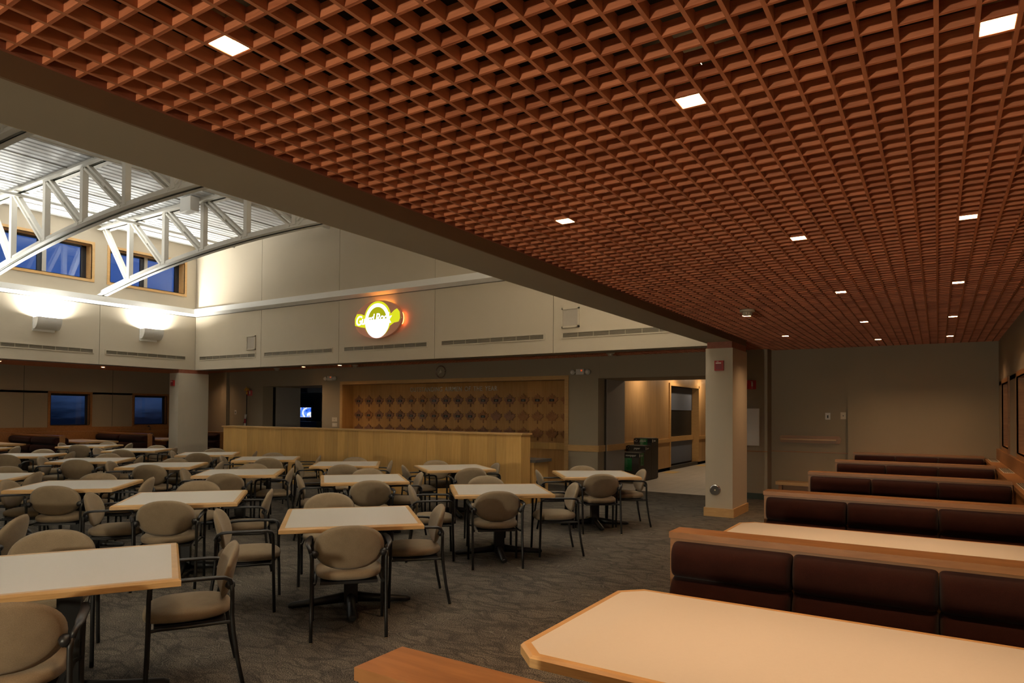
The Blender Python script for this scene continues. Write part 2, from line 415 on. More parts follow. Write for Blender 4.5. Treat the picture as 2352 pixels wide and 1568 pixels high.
# ledge round the clerestory: bright front face, sloping underside
pr = [(0, 4.222), (.12, 4.285), (.12, 4.42), (0, 4.44)]
b = MB()
b.prism([(YS - a, z) for a, z in pr], -17.6, -3.13, 'x')
b.prism([(-17.6 + a, z) for a, z in pr], -1.6, YS, 'y')
b.prism([(-3.13 - a, z) for a, z in pr], -1.6, YS, 'y')
struct(b, 'trim_8', M['white'])
struct(MB().box(-17.6, -3.13, YS - .004, YS, 4.205, 4.222).box(-17.6, -17.596, -1.6, YS, 4.205, 4.222), 'ledge_shade_line', M['joint_and_shade'])  # dark strip: shadow line under the ledge, put in as colour
# roof deck: ribbed metal, ribs running along y
b = MB(); x = -17.66; prof = []
while x < -3.1:
    prof += [(x, ZR), (x + .115, ZR), (x + .13, ZR + .038), (x + .175, ZR + .038)]; x += .19
prof += [(-3.1, ZR), (-3.1, ZR + .08), (-17.66, ZR + .08)]
b.prism(prof, -1.6, 11.1, 'y')
struct(b, 'roof', M['deck'])
# lattice ceilings hung under a dark plenum
b = MB(); c = MB(); PX, PY = .1083, .1093; zt = ZC + .05
def lattice(x0, x1, y0, y1, skip=()):
    k = math.ceil((x0 - 0) / PX)
    while k * PX < x1:
        xx = k * PX; c.box(xx - .007, xx + .007, y0, y1, ZC, zt); k += 1
    k = math.ceil((y0 - 2.404) / PY)
    while 2.404 + k * PY < y1:
        yy = 2.404 + k * PY; b.box(x0, x1, yy - .006, yy + .006, ZC + .0006, ZC + .045); k += 1
lattice(-2.671, XR, -1.5, 13.45)
lattice(XL, -2.671, 11.5, 13.18)
lattice(XL, -18.03, 3.0, 11.5)
struct(b, 'ceiling', M['lattice']); struct(c, 'ceiling_slats', M['lattice_long'])
struct(MB().box(-2.69, XR, -9.0, 13.6, 3.05, 3.1).box(XL, -2.69, 11.5, 13.2, 3.05, 3.1).box(XL, -18.03, -9.0, 11.5, 3.05, 3.1)
       .box(-2.69, XR, -1.55, -1.5, ZC, 3.05).box(XL, -18.03, 2.95, 3.0, ZC, 3.05), 'ceiling_plenum', M['plenum'])
struct(MB().box(-2.69, XR, -9.0, -1.5, ZC, 3.05).box(XL, -18.03, -9.0, 3.0, ZC, 3.05), 'ceiling_front', M['beam_paint'])

# columns
def column(n, x0, x1, y0, y1):
    o = MB().box(x0, x1, y0, y1, 0, 2.632).build(n, M['wall']); o['kind'] = 'structure'
    MB().box(x0 + .02, x1 - .015, y0 + .012, y1 - .01, 2.632, ZB).build('cap', M['cherry'], o)
    bb = MB().box(x0 - .022, x1 + .022, y0 - .022, y1 + .022, 0, .135); bb.bevel(.006, 1)
    bb.build('base', M['maple'], o)
    return o
column('column', -3.10, -2.68, 10.58, 11.5)
column('column', -18.03, -17.6, 10.6, 11.5)

# clerestory windows
def window(n, fx, y0, y1, z0, z1, depth, sgn, tw, mull=None, fm='maple', gl=True):
    """frame on plane x=fx facing sgn; the reveal runs back by depth"""
    bx = fx - sgn * depth
    xs = sorted((fx + sgn * .018, fx)); rx = sorted((fx + sgn * .018, bx))
    b = MB()
    b.box(*xs, y0, y1, z1 - tw, z1).box(*xs, y0, y1, z0, z0 + tw).box(*xs, y0, y0 + tw, z0 + tw, z1 - tw).box(*xs, y1 - tw, y1, z0 + tw, z1 - tw)
    fr = b.build(n, M[fm]); fr['kind'] = 'structure'
    r = MB(); t = .012
    r.box(*rx, y0 + tw - t, y0 + tw, z0 + tw, z1 - tw).box(*rx, y1 - tw, y1 - tw + t, z0 + tw, z1 - tw)
    r.box(*rx, y0 + tw, y1 - tw, z0 + tw - t, z0 + tw).box(*rx, y0 + tw, y1 - tw, z1 - tw, z1 - tw + t)
    r.build('reveal', M[fm], fr)
    k = MB(); gx = sorted((bx, bx + sgn * .05)); w = .06
    a0, a1, c0, c1 = y0 + tw, y1 - tw, z0 + tw, z1 - tw
    k.box(*gx, a0, a1, c1 - .045, c1).box(*gx, a0, a1, c0, c0 + .02).box(*gx, a0, a0 + .02, c0, c1).box(*gx, a1 - w * (2 if mull else 1), a1, c0, c1)
    if mull: k.box(*gx, mull - .075, mull + .02, c0, c1)
    k.build('sash', M['mullion'], fr)
    if mull: MB().box(*sorted((bx + sgn * .05, bx + sgn * .07)), mull + .02, mull + .11, c0, c1).build('post', M['dull_metal'], fr)
    MB().box(*sorted((bx + sgn * .02, bx + sgn * .024)), a0, a1, c0, c1).build('pane', M['glass'], fr)
    return fr
for i, (y0, y1) in enumerate(cw):
    window('window_%d' % (i + 1), -17.6, y0, y1, 4.75, 5.74, .30, 1, .075, (y0 + y1) / 2 - .02)
for i, (y0, y1) in enumerate(wins_l):
    window('window_%d' % (i + 5), XL, y0, y1, 1.075, 2.13, .16, 1, .075, None, 'bench_wood')
for i, (y0, y1) in enumerate(wins_r):
    window('window_%d' % (i + 9), XR, y0, y1, 1.075, 2.15, .22, -1, .075, None, 'bench_wood')

# ledges along the booth walls
b = MB().box(.655, .80, -1.0, 13.45, 0, .86).box(.64, XR, -1.0, 13.45, .86, .90).box(.80, XR, -1.0, 13.45, .90, 1.075); b.bevel(.004, 1)
struct(b, 'trim_10', M['bench_wood'])
b = MB().box(XL, XL + .20, 3.0, 13.18, 0, .93).box(XL, XL + .215, 3.0, 13.18, .93, .965).box(XL, XL + .04, 3.0, 13.18, .965, 1.09); b.bevel(.004, 1)
struct(b, 'trim_11', M['bench_wood'])

# niche with the maple leaf wall
b = MB().box(-13.95, -6.96, 13.57, 13.6, 0, 2.36).box(-13.97, -13.95, 13.18, 13.6, 0, 2.36).box(-6.96, -6.94, 13.18, 13.6, 0, 2.36).box(-13.95, -6.96, 13.18, 13.6, 2.345, 2.36)
struct(b, 'wall_niche', M['oak_v'])
b = MB().box(-14.04, -6.89, 13.15, 13.18, 2.345, 2.434).box(-14.04, -13.95, 13.15, 13.18, 0, 2.345).box(-6.985, -6.89, 13.15, 13.18, 0, 2.345); b.bevel(.006, 1)
struct(b, 'trim_12', M['maple'])
struct(MB().box(-13.95, -6.985, 13.545, 13.57, .765, .915), 'trim_13', M['maple_v'])

# half-height wall
b = MB().box(-14.50, -6.09, 9.885, 10.19, 0, 1.212)
o = b.build('partition', M['maple_v']); o['kind'] = 'structure'
bb = MB().box(-14.54, -6.065, 9.86, 10.215, 1.212, 1.24); bb.bevel(.007, 2); bb.build('cap', M['maple'], o)
for x in (-12.4, -10.3, -8.2, -6.62): MB().box(x - .002, x + .002, 9.8835, 9.885, 0, 1.212).build('seam', M['joint_and_shade'], o)
MB().box(-14.51, -6.08, 9.872, 10.2, 0, .10).build('base', M['maple_v'], o)

# passage beyond the opening: veneered wall, serving hatch, ceiling
b = MB().box(-6.9, -6.42, 14.6, 18.45, 0, 3.0).box(-6.9, -6.42, 21.08, 30, 0, 3.0).box(-6.9, -6.42, 18.45, 21.08, 2.43, 3.0)
b.box(-6.9, -6.62, 18.45, 21.08, 1.71, 2.43)
struct(b, 'wall_passage', M['maple_vy'])
struct(MB().box(-6.46, -6.40, 14.6, 18.45, .09, .885).box(-6.46, -6.40, 21.08, 30, .09, .885), 'wall_wainscot', M['maple_vy'])
b = MB().box(-6.44, -6.375, 14.6, 18.40, .80, .90).box(-6.44, -6.375, 21.1, 30, .80, .90)
b.box(-6.44, -6.385, 18.36, 18.46, .1, 2.48).box(-6.44, -6.385, 18.46, 21.15, 2.40, 2.48).box(-6.62, -6.385, 21.06, 21.13, .1, 2.48); b.bevel(.005, 1)
struct(b, 'trim_14', M['maple'])
struct(MB().box(-6.61, -6.60, 18.46, 21.06, 1.71, 2.40).box(-6.61, -6.60, 18.46, 21.06, .13, .79), 'trim_15', M['blue_panel'])
b = MB().box(-6.75, -6.55, 18.46, 21.06, .79, .93); b.bevel(.006, 1); struct(b, 'trim_16', M['maple'])
struct(MB().box(-8.2, -6.62, 18.3, 21.2, .0, 3.0), 'hatch_dark_fill', M['black'])  # solid black block stands for the unlit depth of the hatch opening
struct(MB().box(-6.50, -6.42, 14.6, 30, 0, .10), 'baseboard_passage', M['dark_grey'])
struct(MB().box(-3.6, -3.4, 13.7, 30, 0, 3.0).box(-6.9, -3.4, 29.8, 30, 0, 3.0), 'wall_passage_far', M['wall_dark'])
struct(MB().box(-6.9, -3.3, 14.6, 30, 2.86, 3.0), 'ceiling_passage', M['wall_dark'])
# beverage room
struct(MB().box(-23.6, -14.0, 18.6, 18.8, 0, 3.0).box(-23.8, -23.6, 14.6, 18.8, 0, 3.0).box(-14.1, -13.9, 14.6, 18.8, 0, 3.0), 'wall_beverage', M['pale_green_wall'])
struct(MB().box(-23.8, -13.9, 14.6, 18.8, 2.9, 3.0), 'ceiling_beverage', M['plenum'])
struct(MB().box(-23.6, -14.1, 15.5, 15.55, 2.23, 2.9), 'wall_soffit', M['blue_panel'])
struct(MB().box(-3.136, -3.13, -1.6, 11.08, ZB, ZR + .1), 'wall_clerestory_right', M['wall'])
struct(MB().box(-17.6, -3.13, -1.6, -1.594, ZB, ZR + .1), 'wall_clerestory_front', M['wall'])

# ------------------------------------------------------------------ roof trusses
def arch(x):                                             # lower edge of the bottom chord
    u = (x + 10.37) / 7.2
    return 5.08 - .66 * u * u
def truss(y, label):
    t = empty('roof_truss', (-10.37, y, 5.1), label=label, cat='truss', group='white arched roof trusses')
    def L(x, z, dy=0.0): return (x + 10.37, dy, z - 5.1)
    def chord(name, f, h, w, n):
        b = MB()
        for s in (-1, 1):                                # two angles back to back with a slot between
            y0, y1 = sorted((s * .025, s * w)); v = s * .033
            xs = [-17.55 + 14.36 * k / n for k in range(n + 1)]
            for prof in (((y0, 0), (y1, 0), (y1, .016), (y0, .016)), ((min(s * .025, v), .0), (max(s * .025, v), .0), (max(s * .025, v), h), (min(s * .025, v), h))):
                rings = [[b.bm.verts.new(L(x, f(x) + dz, yy)) for yy, dz in prof] for x in xs]
                for p, q in zip(rings, rings[1:]):
                    for k in range(4): b.bm.faces.new((p[k], p[(k + 1) % 4], q[(k + 1) % 4], q[k]))
                b.bm.faces.new(rings[0][::-1]); b.bm.faces.new(rings[-1])
        b.build(name, M['steel_white'], t)
    chord('bottom_chord', arch, .13, .115, 36)
    chord('top_chord', lambda x: 6.06, .125, .13, 1)
    xs = [-16.25, -14.77, -13.30, -11.83, -10.36, -8.89, -7.42, -5.95, -4.48]
    for x in xs:
        MB().box(x + 10.37 - .055, x + 10.37 + .055, -.05, .05, arch(x) + .08 - 5.1, 6.08 - 5.1).build('vertical_strut', M['steel_white'], t)
    nodes = [-17.5] + xs + [-3.25]
    for k in range(len(nodes) - 1):                      # each diagonal runs down towards the middle of the span
        a, c = (nodes[k], nodes[k + 1]) if k < 5 else (nodes[k + 1], nodes[k])
        p, q = Vector(L(a + (.1 if k < 5 else -.1), 6.07)), Vector(L(c - (.1 if k < 5 else -.1), arch(c) + .11))
        d = (q - p).normalized(); nrm = Vector((-d.z, 0, d.x))
        b = MB()
        for s in (-1, 1):
            off = nrm * (.045 * s)
            vs = [[b.bm.verts.new(e + off + nrm * i + Vector((0, j, 0))) for i, j in ((-.021, -.045), (.021, -.045), (.021, .045), (-.021, .045))] for e in (p, q)]
            for m in range(4): b.bm.faces.new((vs[0][m], vs[0][(m + 1) % 4], vs[1][(m + 1) % 4], vs[1][m]))
            b.bm.faces.new(vs[0][::-1]); b.bm.faces.new(vs[1])
        mid = (p + q) / 2; b.box(mid.x - .05, mid.x + .05, -.03, .03, mid.z - .05, mid.z + .05)
        b.build('diagonal_brace', M['steel_white'], t)
    return t
truss(8.53, 'white arched steel roof truss carrying the white box, next to the sign wall')
truss(6.13, 'white arched steel roof truss standing second from the sign wall')
truss(3.73, 'white arched steel roof truss standing third from the sign wall')
for x, lab in ((-15.9, 'white horizontal bracing pipe under the roof deck close to the dusk windows'), (-12.26, 'white horizontal bracing pipe under the roof deck one bay out from the dusk windows'),
               (-8.6, 'white horizontal bracing pipe under the roof deck at mid span'), (-4.95, 'white horizontal bracing pipe under the roof deck along the long beam')):
    MB().tube([(x, -1.58, 5.99), (x, 11.08, 5.99)], .035, 10).build('bracing_pipe', M['steel_white'], label=lab, cat='pipe', group='bracing pipes under the roof')
for x in (-17.0, -15.2, -13.9, -12.9, -11.4):
    MB().tube([(x, -1.5, ZR - .012), (x, 11.07, ZR - .012)], .011, 6).build('conduit', M['dull_metal'], label='thin grey conduit clipped under the white roof deck', cat='conduit', group='thin conduits under the roof deck')
t = empty('junction_box', (-13.47, 8.40, 6.02), label='square white metal box hung on the roof truss', cat='box')
bb = MB().box(-.24, .14, -.17, .03, -.17, .13); bb.bevel(.008, 1); bb.build('housing', M['white'], t)
MB().box(-.03, .03, .0, .12, .04, .10).build('bracket', M['white'], t)

# ------------------------------------------------------------------ wall fittings of the high walls
SC = []
def sconce(x, y, sgn, label, pw=165, colr=(1.0, .985, .90)):
    t = empty('wall_sconce', (x, y, 3.6), label=label, cat='sconce', group='white uplight sconces')
    w, n = .25, 12
    arcp = [(.0, -.135)] + [(.035 + .20 * math.sin(PI / 2 * k / n) if k else .035, -.135 + .265 * (1 - math.cos(PI / 2 * k / n))) for k in range(n + 1)]
    inner = [(max(0.0, px - .008), pz + .006) for px, pz in arcp][::-1]
    b = MB(); b.prism([(sgn * p, z) for p, z in arcp + inner], -w, w, 'y')
    b.build('shade', M['steel_white'], t)
    poly = [(sgn * p, z) for p, z in arcp] + [(0, .13)]
    MB().prism(poly, -w - .006, -w, 'y').build('end_cap', M['white'], t)
    MB().prism(poly, w, w + .006, 'y').build('end_cap', M['white'], t)
    MB().box(*sorted((0, sgn * .018)), -.27, .19, -.185, .14).build('back_plate', M['white'], t)
    MB().tube([(sgn * .09, -.2, .045), (sgn * .09, .2, .045)], .02, 10).build('bulb', M['sconce_lens'], t)
    a = area('sconce_lamp', (sgn * .10, 0, .10), pw, colr, .16, (PI, 0, 0), 'RECTANGLE', .44, 2.9, t)
    return t
sconce(-17.6, 9.78, 1, 'white quarter-round uplight sconce under the window by the corner')
sconce(-17.6, 7.33, 1, 'white quarter-round uplight sconce further from the corner')
for y in (4.88, 2.43): sconce(-17.6, y, 1, 'white quarter-round uplight sconce further along the window wall, %s bay' % ('third' if y > 4 else 'fourth'))
def grille(name, axis, a0, a1, label):
    n = 8; L = a1 - a0; loc = ((a0 + a1) / 2, YS, 3.05) if axis == 'x' else (-17.6, (a0 + a1) / 2, 3.05)
    t = empty(name, loc, 0 if axis == 'x' else PI / 2, label=label, cat='vent', group='long slot air grilles')
    h = L / 2
    b = MB().box(-h - .03, h + .03, -.014, 0, .042, .062).box(-h - .03, h + .03, -.014, 0, -.062, -.042).box(-h - .03, -h, -.014, 0, -.042, .042).box(h, h + .03, -.014, 0, -.042, .042)
    b.build('frame', M['wall'], t)
    MB().box(-h, h, -.003, 0, -.042, .042).build('slot', M['grille'], t)
    b = MB()
    for k in range(1, n): b.box(-h + L * k / n - .008, -h + L * k / n + .008, -.009, -.003, -.042, .042)
    for k in range(4): b.box(-h, h, -.008, -.003, -.036 + .021 * k, -.030 + .021 * k)
    b.build('bar_pattern', M['grille_bar'], t)
    return t
for a, c, lab in ((-17.38, -14.96, 'long slot air grille on the sign wall beside the window wall corner'), (-14.58, -12.10, 'long slot air grille second along the sign wall from the corner'),
                  (-11.69, -9.21, 'long slot air grille straight under the oval neon sign'), (-8.80, -6.34, 'long slot air grille next past the oval neon sign'),
                  (-5.92, -3.42, 'long slot air grille on the sign wall running behind the long beam')):
    grille('air_grille', 'x', a, c, lab)
for a, c, lab in ((8.69, 10.78, 'long slot air grille under the sconce by the corner'), (6.17, 8.37, 'long slot air grille under the sconce away from the corner'), (3.65, 5.85, 'long slot air grille third along the window wall')):
    grille('air_grille', 'y', a, c, lab)
for x, lab in ((-15.12, 'square perforated speaker cover near the corner of the sign wall'), (-5.76, 'square perforated speaker cover close to the long beam')):
    t = empty('wall_speaker', (x, YS, 3.375), label=lab, cat='speaker', group='square speaker covers')
    b = MB(); s = .185
    b.box(-s, s, -.03, 0, s - .03, s).box(-s, s, -.03, 0, -s, -s + .03).box(-s, -s + .03, -.03, 0, -s, s).box(s - .03, s, -.03, 0, -s, s); b.bevel(.006, 1)
    b.build('frame', M['wall'], t); MB().box(-s + .03, s - .03, -.015, 0, -s + .03, s - .03).build('cover', M['grille_face'], t)

# neon sign
t = empty('neon_sign', (-10.49, YS, 3.65), label='glowing oval neon sign reading Guard Rock on the high wall', cat='sign')
E_ = lambda rx, rz, n=72: [(rx * math.cos(2 * PI * k / n), rz * math.sin(2 * PI * k / n)) for k in range(n)]
b = MB().prism(E_(.71, .42), -.17, -.11, 'y'); b.bevel(.008, 1); b.build('board', M['sign_board'], t)
b = MB(); n = 96; rings = []
pts = [(.655 * math.cos(2 * PI * k / n), -.07, .375 * math.sin(2 * PI * k / n)) for k in range(n)]
for s0, s1 in ((-.34, .34),):                            # red tubes behind both ends and one along the top
    for side in (0, PI):
        b.tube([(.66 * math.cos(side + s0 + (s1 - s0) * k / 14), -.05, .385 * math.sin(side + s0 + (s1 - s0) * k / 14)) for k in range(15)], .008, 6)
b.build('backlight_tube', M['neon_red'], t)
top = MB(); top.tube([(.66 * math.cos(PI / 2 + .5 - k / 14), -.06, .385 * math.sin(PI / 2 + .5 - k / 14)) for k in range(15)], .008, 6)
top.build('backlight_tube', glow('neon_amber', (1.0, .36, .05), 30.0), t)
y0, y1 = -.176, -.170
poly = []
for k in range(41):                                      # outline of the yellow panel: disc with a band through it
    a = -PI / 2 + .0 + 2 * PI * k / 40
    r = .40; x, z = r * math.cos(a), r * math.sin(a) - .01
    poly.append((x, z))
MB().prism(E_(.405, .405), y0, y1, 'y').prism([(-.69, -.10), (-.52, -.145), (-.36, -.17), (.36, -.17), (.50, -.10), (.62, -.09), (.665, -.02), (.655, .12), (.58, .20), (.50, .17), (.40, .10), (-.36, .10), (-.50, .15), (-.63, .16), (-.69, .06)], y0 + .001, y1, 'y').build('yellow_panel', M['neon_yellow'], t)
b = MB(); no, ni = E_(.365, .385), E_(.285, .305)
vo = [[b.bm.verts.new((x, yy, z - .03)) for x, z in no] for yy in (y0 - .008, y0)]; vi = [[b.bm.verts.new((x, yy, z - .03)) for x, z in ni] for yy in (y0 - .008, y0)]
for k in range(72):
    j = (k + 1) % 72
    b.bm.faces.new((vo[0][k], vo[0][j], vi[0][j], vi[0][k])); b.bm.faces.new((vo[0][k], vo[1][k], vo[1][j], vo[0][j])); b.bm.faces.new((vi[0][k], vi[0][j], vi[1][j], vi[1][k]))
b.build('white_ring', M['neon_white'], t)
MB().prism([(.29 * math.cos(PI * k / 24), .31 * math.sin(PI * k / 24) - .03) for k in range(25)] + [(-.29, -.06), (.29, -.06)], y0 - .004, y0, 'y').build('olive_panel', M['neon_olive'], t)
MB().prism([(.29 * math.cos(PI + PI * k / 24), .31 * math.sin(PI + PI * k / 24) - .03) for k in range(25)] + [(.29, -.0), (-.29, -.0)], y0 - .007, y0, 'y').build('white_panel', M['neon_white'], t)
cx = -.66
for ch, sz, dz in (('G', .30, -.10), ('u', .27, -.09), ('a', .26, -.075), ('r', .26, -.065), ('d', .26, -.055), (' ', .14, 0), ('R', .29, -.07), ('o', .25, -.045), ('c', .25, -.05), ('k', .33, -.10)):
    if ch != ' ':
        o = text_mesh(ch, sz, .004, 'letter', M['neon_white'], t, (cx, y0 - .012, dz), (PI / 2, 0, 0), offset=.004, shear=.22, xs=.86)
    cx += text_width(ch, sz) * .86 * .92 if ch != ' ' else .045

# ------------------------------------------------------------------ fittings of the low walls
t = empty('wall_clock', (-10.48, YB, 2.607), label='round wall clock over the maple leaf wall', cat='clock')
MB().cyl((0, 0, 0), .125, -.03, 'y', 40).build('dial', M['wall_dark'], t)
b = MB(); b.tube([(.145 * math.cos(2 * PI * k / 40), -.025, .145 * math.sin(2 * PI * k / 40)) for k in range(41)], .016, 8); b.build('bezel', M['chrome'], t)
MB().box(-.006, .006, -.036, -.03, -.01, .06).build('hand', M['plate'], t); b = MB(); b.tube([(0, -.034, 0), (-.07, -.034, -.06)], .005, 6); b.build('hand', M['plate'], t)
MB().cyl((0, -.03, 0), .03, -.008, 'y', 16).build('hub', M['plate'], t)
def emergency(x, z, label):
    t = empty('emergency_light', (x, YB, z), label=label, cat='emergency light', group='twin head emergency lights')
    bb = MB().box(-.095, .095, -.075, 0, -.06, .06); bb.bevel(.008, 1); bb.build('housing', M['plate_white'], t)
    MB().box(.02, .055, -.078, -.075, .01, .045).build('indicator', flat('indicator', (.05, .01, .01), .4, em=(1, .12, .02), es=.5), t)
    for s in (-1, 1):
        MB().tube([(s * .095, -.04, .0), (s * .13, -.05, -.005)], .016, 8).build('arm', M['plate_white'], t)
        b = MB().ball((s * .185, -.06, -.005), .062, 16, 10, sc=(1, .8, 1)); b.build('lamp_head', M['clear'], t)
        MB().cyl((s * .185, -.105, -.01), .028, -.008, 'y', 14).build('bulb', M['plate_white'], t)
emergency(-14.41, 2.53, 'twin head emergency light beside the beverage opening'); emergency(-6.585, 2.50, 'twin head emergency light beside the passage opening')
def plate(x, y, z, w, h, name, mat, label, cat, rz=0, sw=None, grp=None):
    t = empty(name, (x, y, z), rz, label=label, cat=cat, group=grp)
    bb = MB().box(-w / 2, w / 2, -.012, 0, -h / 2, h / 2); bb.bevel(.003, 1); bb.build('plate', mat, t)
    if sw == 'toggle': MB().box(-.012, .012, -.019, -.012, -.035, .03).build('slider', M['dark_grey'], t); MB().box(-.012, .012, -.022, -.012, .018, .034).build('cap', M['plate_white'], t)
    if sw == 'knob': MB().cyl((0, -.012, 0), .009, -.008, 'y', 12).build('knob', M['dark_grey'], t)
    if sw == 'rows':
        for k in (-1, 0, 1): MB().box(k * .06 - .014, k * .06 + .014, -.018, -.012, -.03, .03).build('switch', M['plate_white'], t)
    return t
plate(-14.26, YB, 1.375, .20, .12, 'wall_plate', M['plate'], 'blank ivory wall plate above the switch plate by the beverage opening', 'plate', sw='knob')
plate(-14.25, YB, 1.225, .20, .12, 'light_switch', M['plate'], 'wide ivory light switch plate under the blank plate', 'light switch', sw='rows')
plate(-18.72, YB, 1.555, .085, .135, 'wall_dimmer', M['plate_white'], 'small pale wall dimmer on the rear wall by the flag', 'light switch', sw='toggle')
plate(-18.30, YB, 1.21, .05, .08, 'wall_outlet', M['dark_grey'], 'small dark wall outlet low beside the flag', 'outlet', sw='knob')
plate(-1.712, 13.55, 1.575, .085, .125, 'wall_thermostat', M['plate_white'], 'pale wall thermostat with dark slider above the plank shelf', 'thermostat', sw='toggle')
plate(-1.455, 13.55, 1.585, .09, .125, 'wall_knob_plate', M['plate'], 'shiny ivory plate with a small dark knob above the plank shelf', 'plate', sw='knob')
def ext_sign(x, y, z, label, two=False):
    t = empty('extinguisher_sign', (x, y, z), label=label, cat='sign', group='red extinguisher signs')
    for s in (-1, 1):                                    # a V-fold sign stands off the wall
        poly = [(0, -.10), (s * .125, 0), (s * .119, 0), (0, -.094)]
        MB().prism(poly if s > 0 else poly[::-1], -.085, .085, 'z').build('panel', M['red_sign'], t)
        rot = (PI / 2, 0, s * math.atan2(.10, .125))
        cxx = s * .064; cyy = -.053
        nrm = Vector((s * .625, -.78, 0)) * .003
        b = MB().box(-.016, .016, -.001, .001, -.045, .03).box(-.008, .008, -.001, .001, .03, .055).box(-.028, .0, -.001, .001, .04, .052)
        o = b.build('pictogram', M['white_ink'], t); o.location = (cxx + nrm.x, cyy + nrm.y, .01); o.rotation_euler = (0, 0, rot[2])
        o = text_mesh('FIRE', .022, .0005, 'letters', M['white_ink'], t, (cxx + nrm.x, cyy + nrm.y, -.068), rot, align='CENTER')
    return t
ext_sign(-18.03, YB, 2.155, 'red folded fire extinguisher sign behind the flagpole'); ext_sign(-3.03, YB, 2.16, 'red folded fire extinguisher sign over the white cabinet')
t = empty('extinguisher_cabinet', (-3.04, YB, 1.36), label='flat white fire extinguisher cabinet with narrow dark window', cat='cabinet')
bb = MB().box(-.23, .20, -.05, 0, -.35, .35); bb.bevel(.006, 1); bb.build('door', M['white'], t); MB().box(-.08, -.035, -.053, -.05, -.27, .27).build('window', M['dark_grey'], t)
MB().box(-.155, -.14, -.062, -.05, -.04, .04).build('handle', M['chrome'], t)
def strobe(x, y, z, label):
    t = empty('fire_alarm', (x, y, z), label=label, cat='fire alarm', group='red fire alarms on the columns')
    bb = MB().box(-.07, .07, -.045, 0, -.078, .078); bb.bevel(.01, 2); bb.build('housing', M['red'], t)
    MB().box(-.048, .035, -.052, -.045, .032, .046).build('strobe_lens', M['white_ink'], t)
    bb = MB().box(-.05, .042, -.05, -.045, -.06, .024); bb.build('speaker_face', flat('alarm_face', (.22, .03, .04), .35), t)
    text_mesh('FIRE', .018, .0005, 'letters', M['white_ink'], t, (-.035, -.0465, .056), (PI / 2, 0, 0)); return t
strobe(-2.88, 10.58, 2.357, 'red square fire alarm on the big column by the booths')
strobe(-17.84, 10.6, 2.355, 'red square fire alarm on the column by the window wall')
t = empty('cover_plate', (-2.945, 10.58, .413), label='round chrome cover plate low on the column', cat='plate')
MB().tube([(0, 0, 0), (0, -.012, 0), (0, -.022, 0)], [.088, .088, .07], 32).build('disc', M['chrome'], t); MB().cyl((0, -.022, 0), .012, -.006, 'y', 12).build('screw', M['brass'], t)
t = empty('plank_shelf', (-2.02, 13.55, 1.14), label='wooden plank shelf with rounded ends on the dim wall', cat='shelf')
rr = [(.49 * s + (.04 * math.cos(a)) * 1, .05 * math.sin(a)) for s, r0 in ((1, -PI / 2), (-1, PI / 2)) for a in [r0 + PI * k / 8 for k in range(9)]]
bb = MB().prism([(x, z * 1.35) for x, z in rr], -.02, 0, 'y'); bb.build('back_board', M['bench_wood'], t)
bb = MB().box(-.50, .46, -.09, -.02, -.012, .008); bb.bevel(.006, 1); bb.build('ledge', M['maple'], t)
t = empty('low_bench', (-2.05, 13.30, 0), label='low wooden bench standing against the dim wall', cat='bench')
bb = MB().box(-.50, .50, -.16, .16, .30, .36); bb.bevel(.006, 1); bb.build('seat', M['maple'], t)
for s in (-1, 1): MB().box(s * .42 - .03, s * .42 + .03, -.14, .14, 0, .30).build('leg', M['bench_wood'], t)
MB().box(-.40, .40, -.02, .02, .1, .3).build('stretcher', M['bench_wood'], t)

# lettering and leaves of the niche
YN = 13.57
t = empty('wall_lettering', (-11.82, YN, 2.135), label='metal letters reading OUTSTANDING AIRMEN OF THE YEAR above the leaves', cat='lettering')
msg = 'OUTSTANDING AIRMEN OF THE YEAR'; sz = .165; tot = sum(text_width(c, sz) if c != ' ' else .075 for c in msg) + .012 * (len(msg) - 1)
k = 2.78 / tot; cx = 0.0
for c in msg:
    if c != ' ': text_mesh(c, sz, .008, 'letter', M['letter_metal'], t, (cx, -.022, 0), (PI / 2, 0, 0), xs=k); cx += (text_width(c, sz) + .012) * k
    else: cx += .087 * k
half = [(0, .165), (.030, .105), (.062, .122), (.052, .045), (.090, .088), (.104, .063), (.158, .072), (.142, .030), (.165, .012), (.088, -.058), (.100, -.088), (.012, -.078)]
leafpoly = half + [(.014, -.155), (-.014, -.155)] + [(-x, z) for x, z in half[::-1][:-1]]
def leaf_mesh(m):
    b = MB().prism(leafpoly[::-1], -.022, 0, 'y'); o = b.build('maple_leaf', m); return o
la, lb = leaf_mesh(M['leaf_a']), leaf_mesh(M['leaf_b'])
pl = MB().box(-.062, .062, -.028, -.022, -.028, .030).build('name_plate', M['black'])
inks = MB()
for zz in (-.012, .0, .012): inks.box(-.03, .03, -.0285, -.028, zz - .002, zz + .002)
ink = inks.build('engraving', M['dull_metal']); 
ordn = 'first second third fourth fifth sixth seventh eighth ninth tenth eleventh twelfth thirteenth fourteenth fifteenth sixteenth seventeenth eighteenth'.split()
rng = random.Random(3)
for r, zr in enumerate((1.893, 1.500, 1.110)):
    for c in range(18):
        warm = (r == 0 and c > 13) or (r > 0 and c > 13) or rng.random() < .18
        o = (lb if warm else la).copy(); COL.objects.link(o); o.location = (-13.714 + .3868 * c, YN, zr); o.name = 'maple_leaf'
        has = r == 0 or (r == 1 and c < 12)
        tag(o, '%s maple leaf %s, %s from the beverage opening, %s row' % ('carved wooden' if not has else 'wooden', 'with black nameplate' if has else 'without nameplate', ordn[c], ('top', 'middle', 'lowest')[r]), 'leaf plaque', 'carved maple leaves on the wall')
        if has:
            p = pl.copy(); COL.objects.link(p); p.parent = o; q = ink.copy(); COL.objects.link(q); q.parent = p
for o in (la, lb, pl, ink): bpy.data.objects.remove(o)

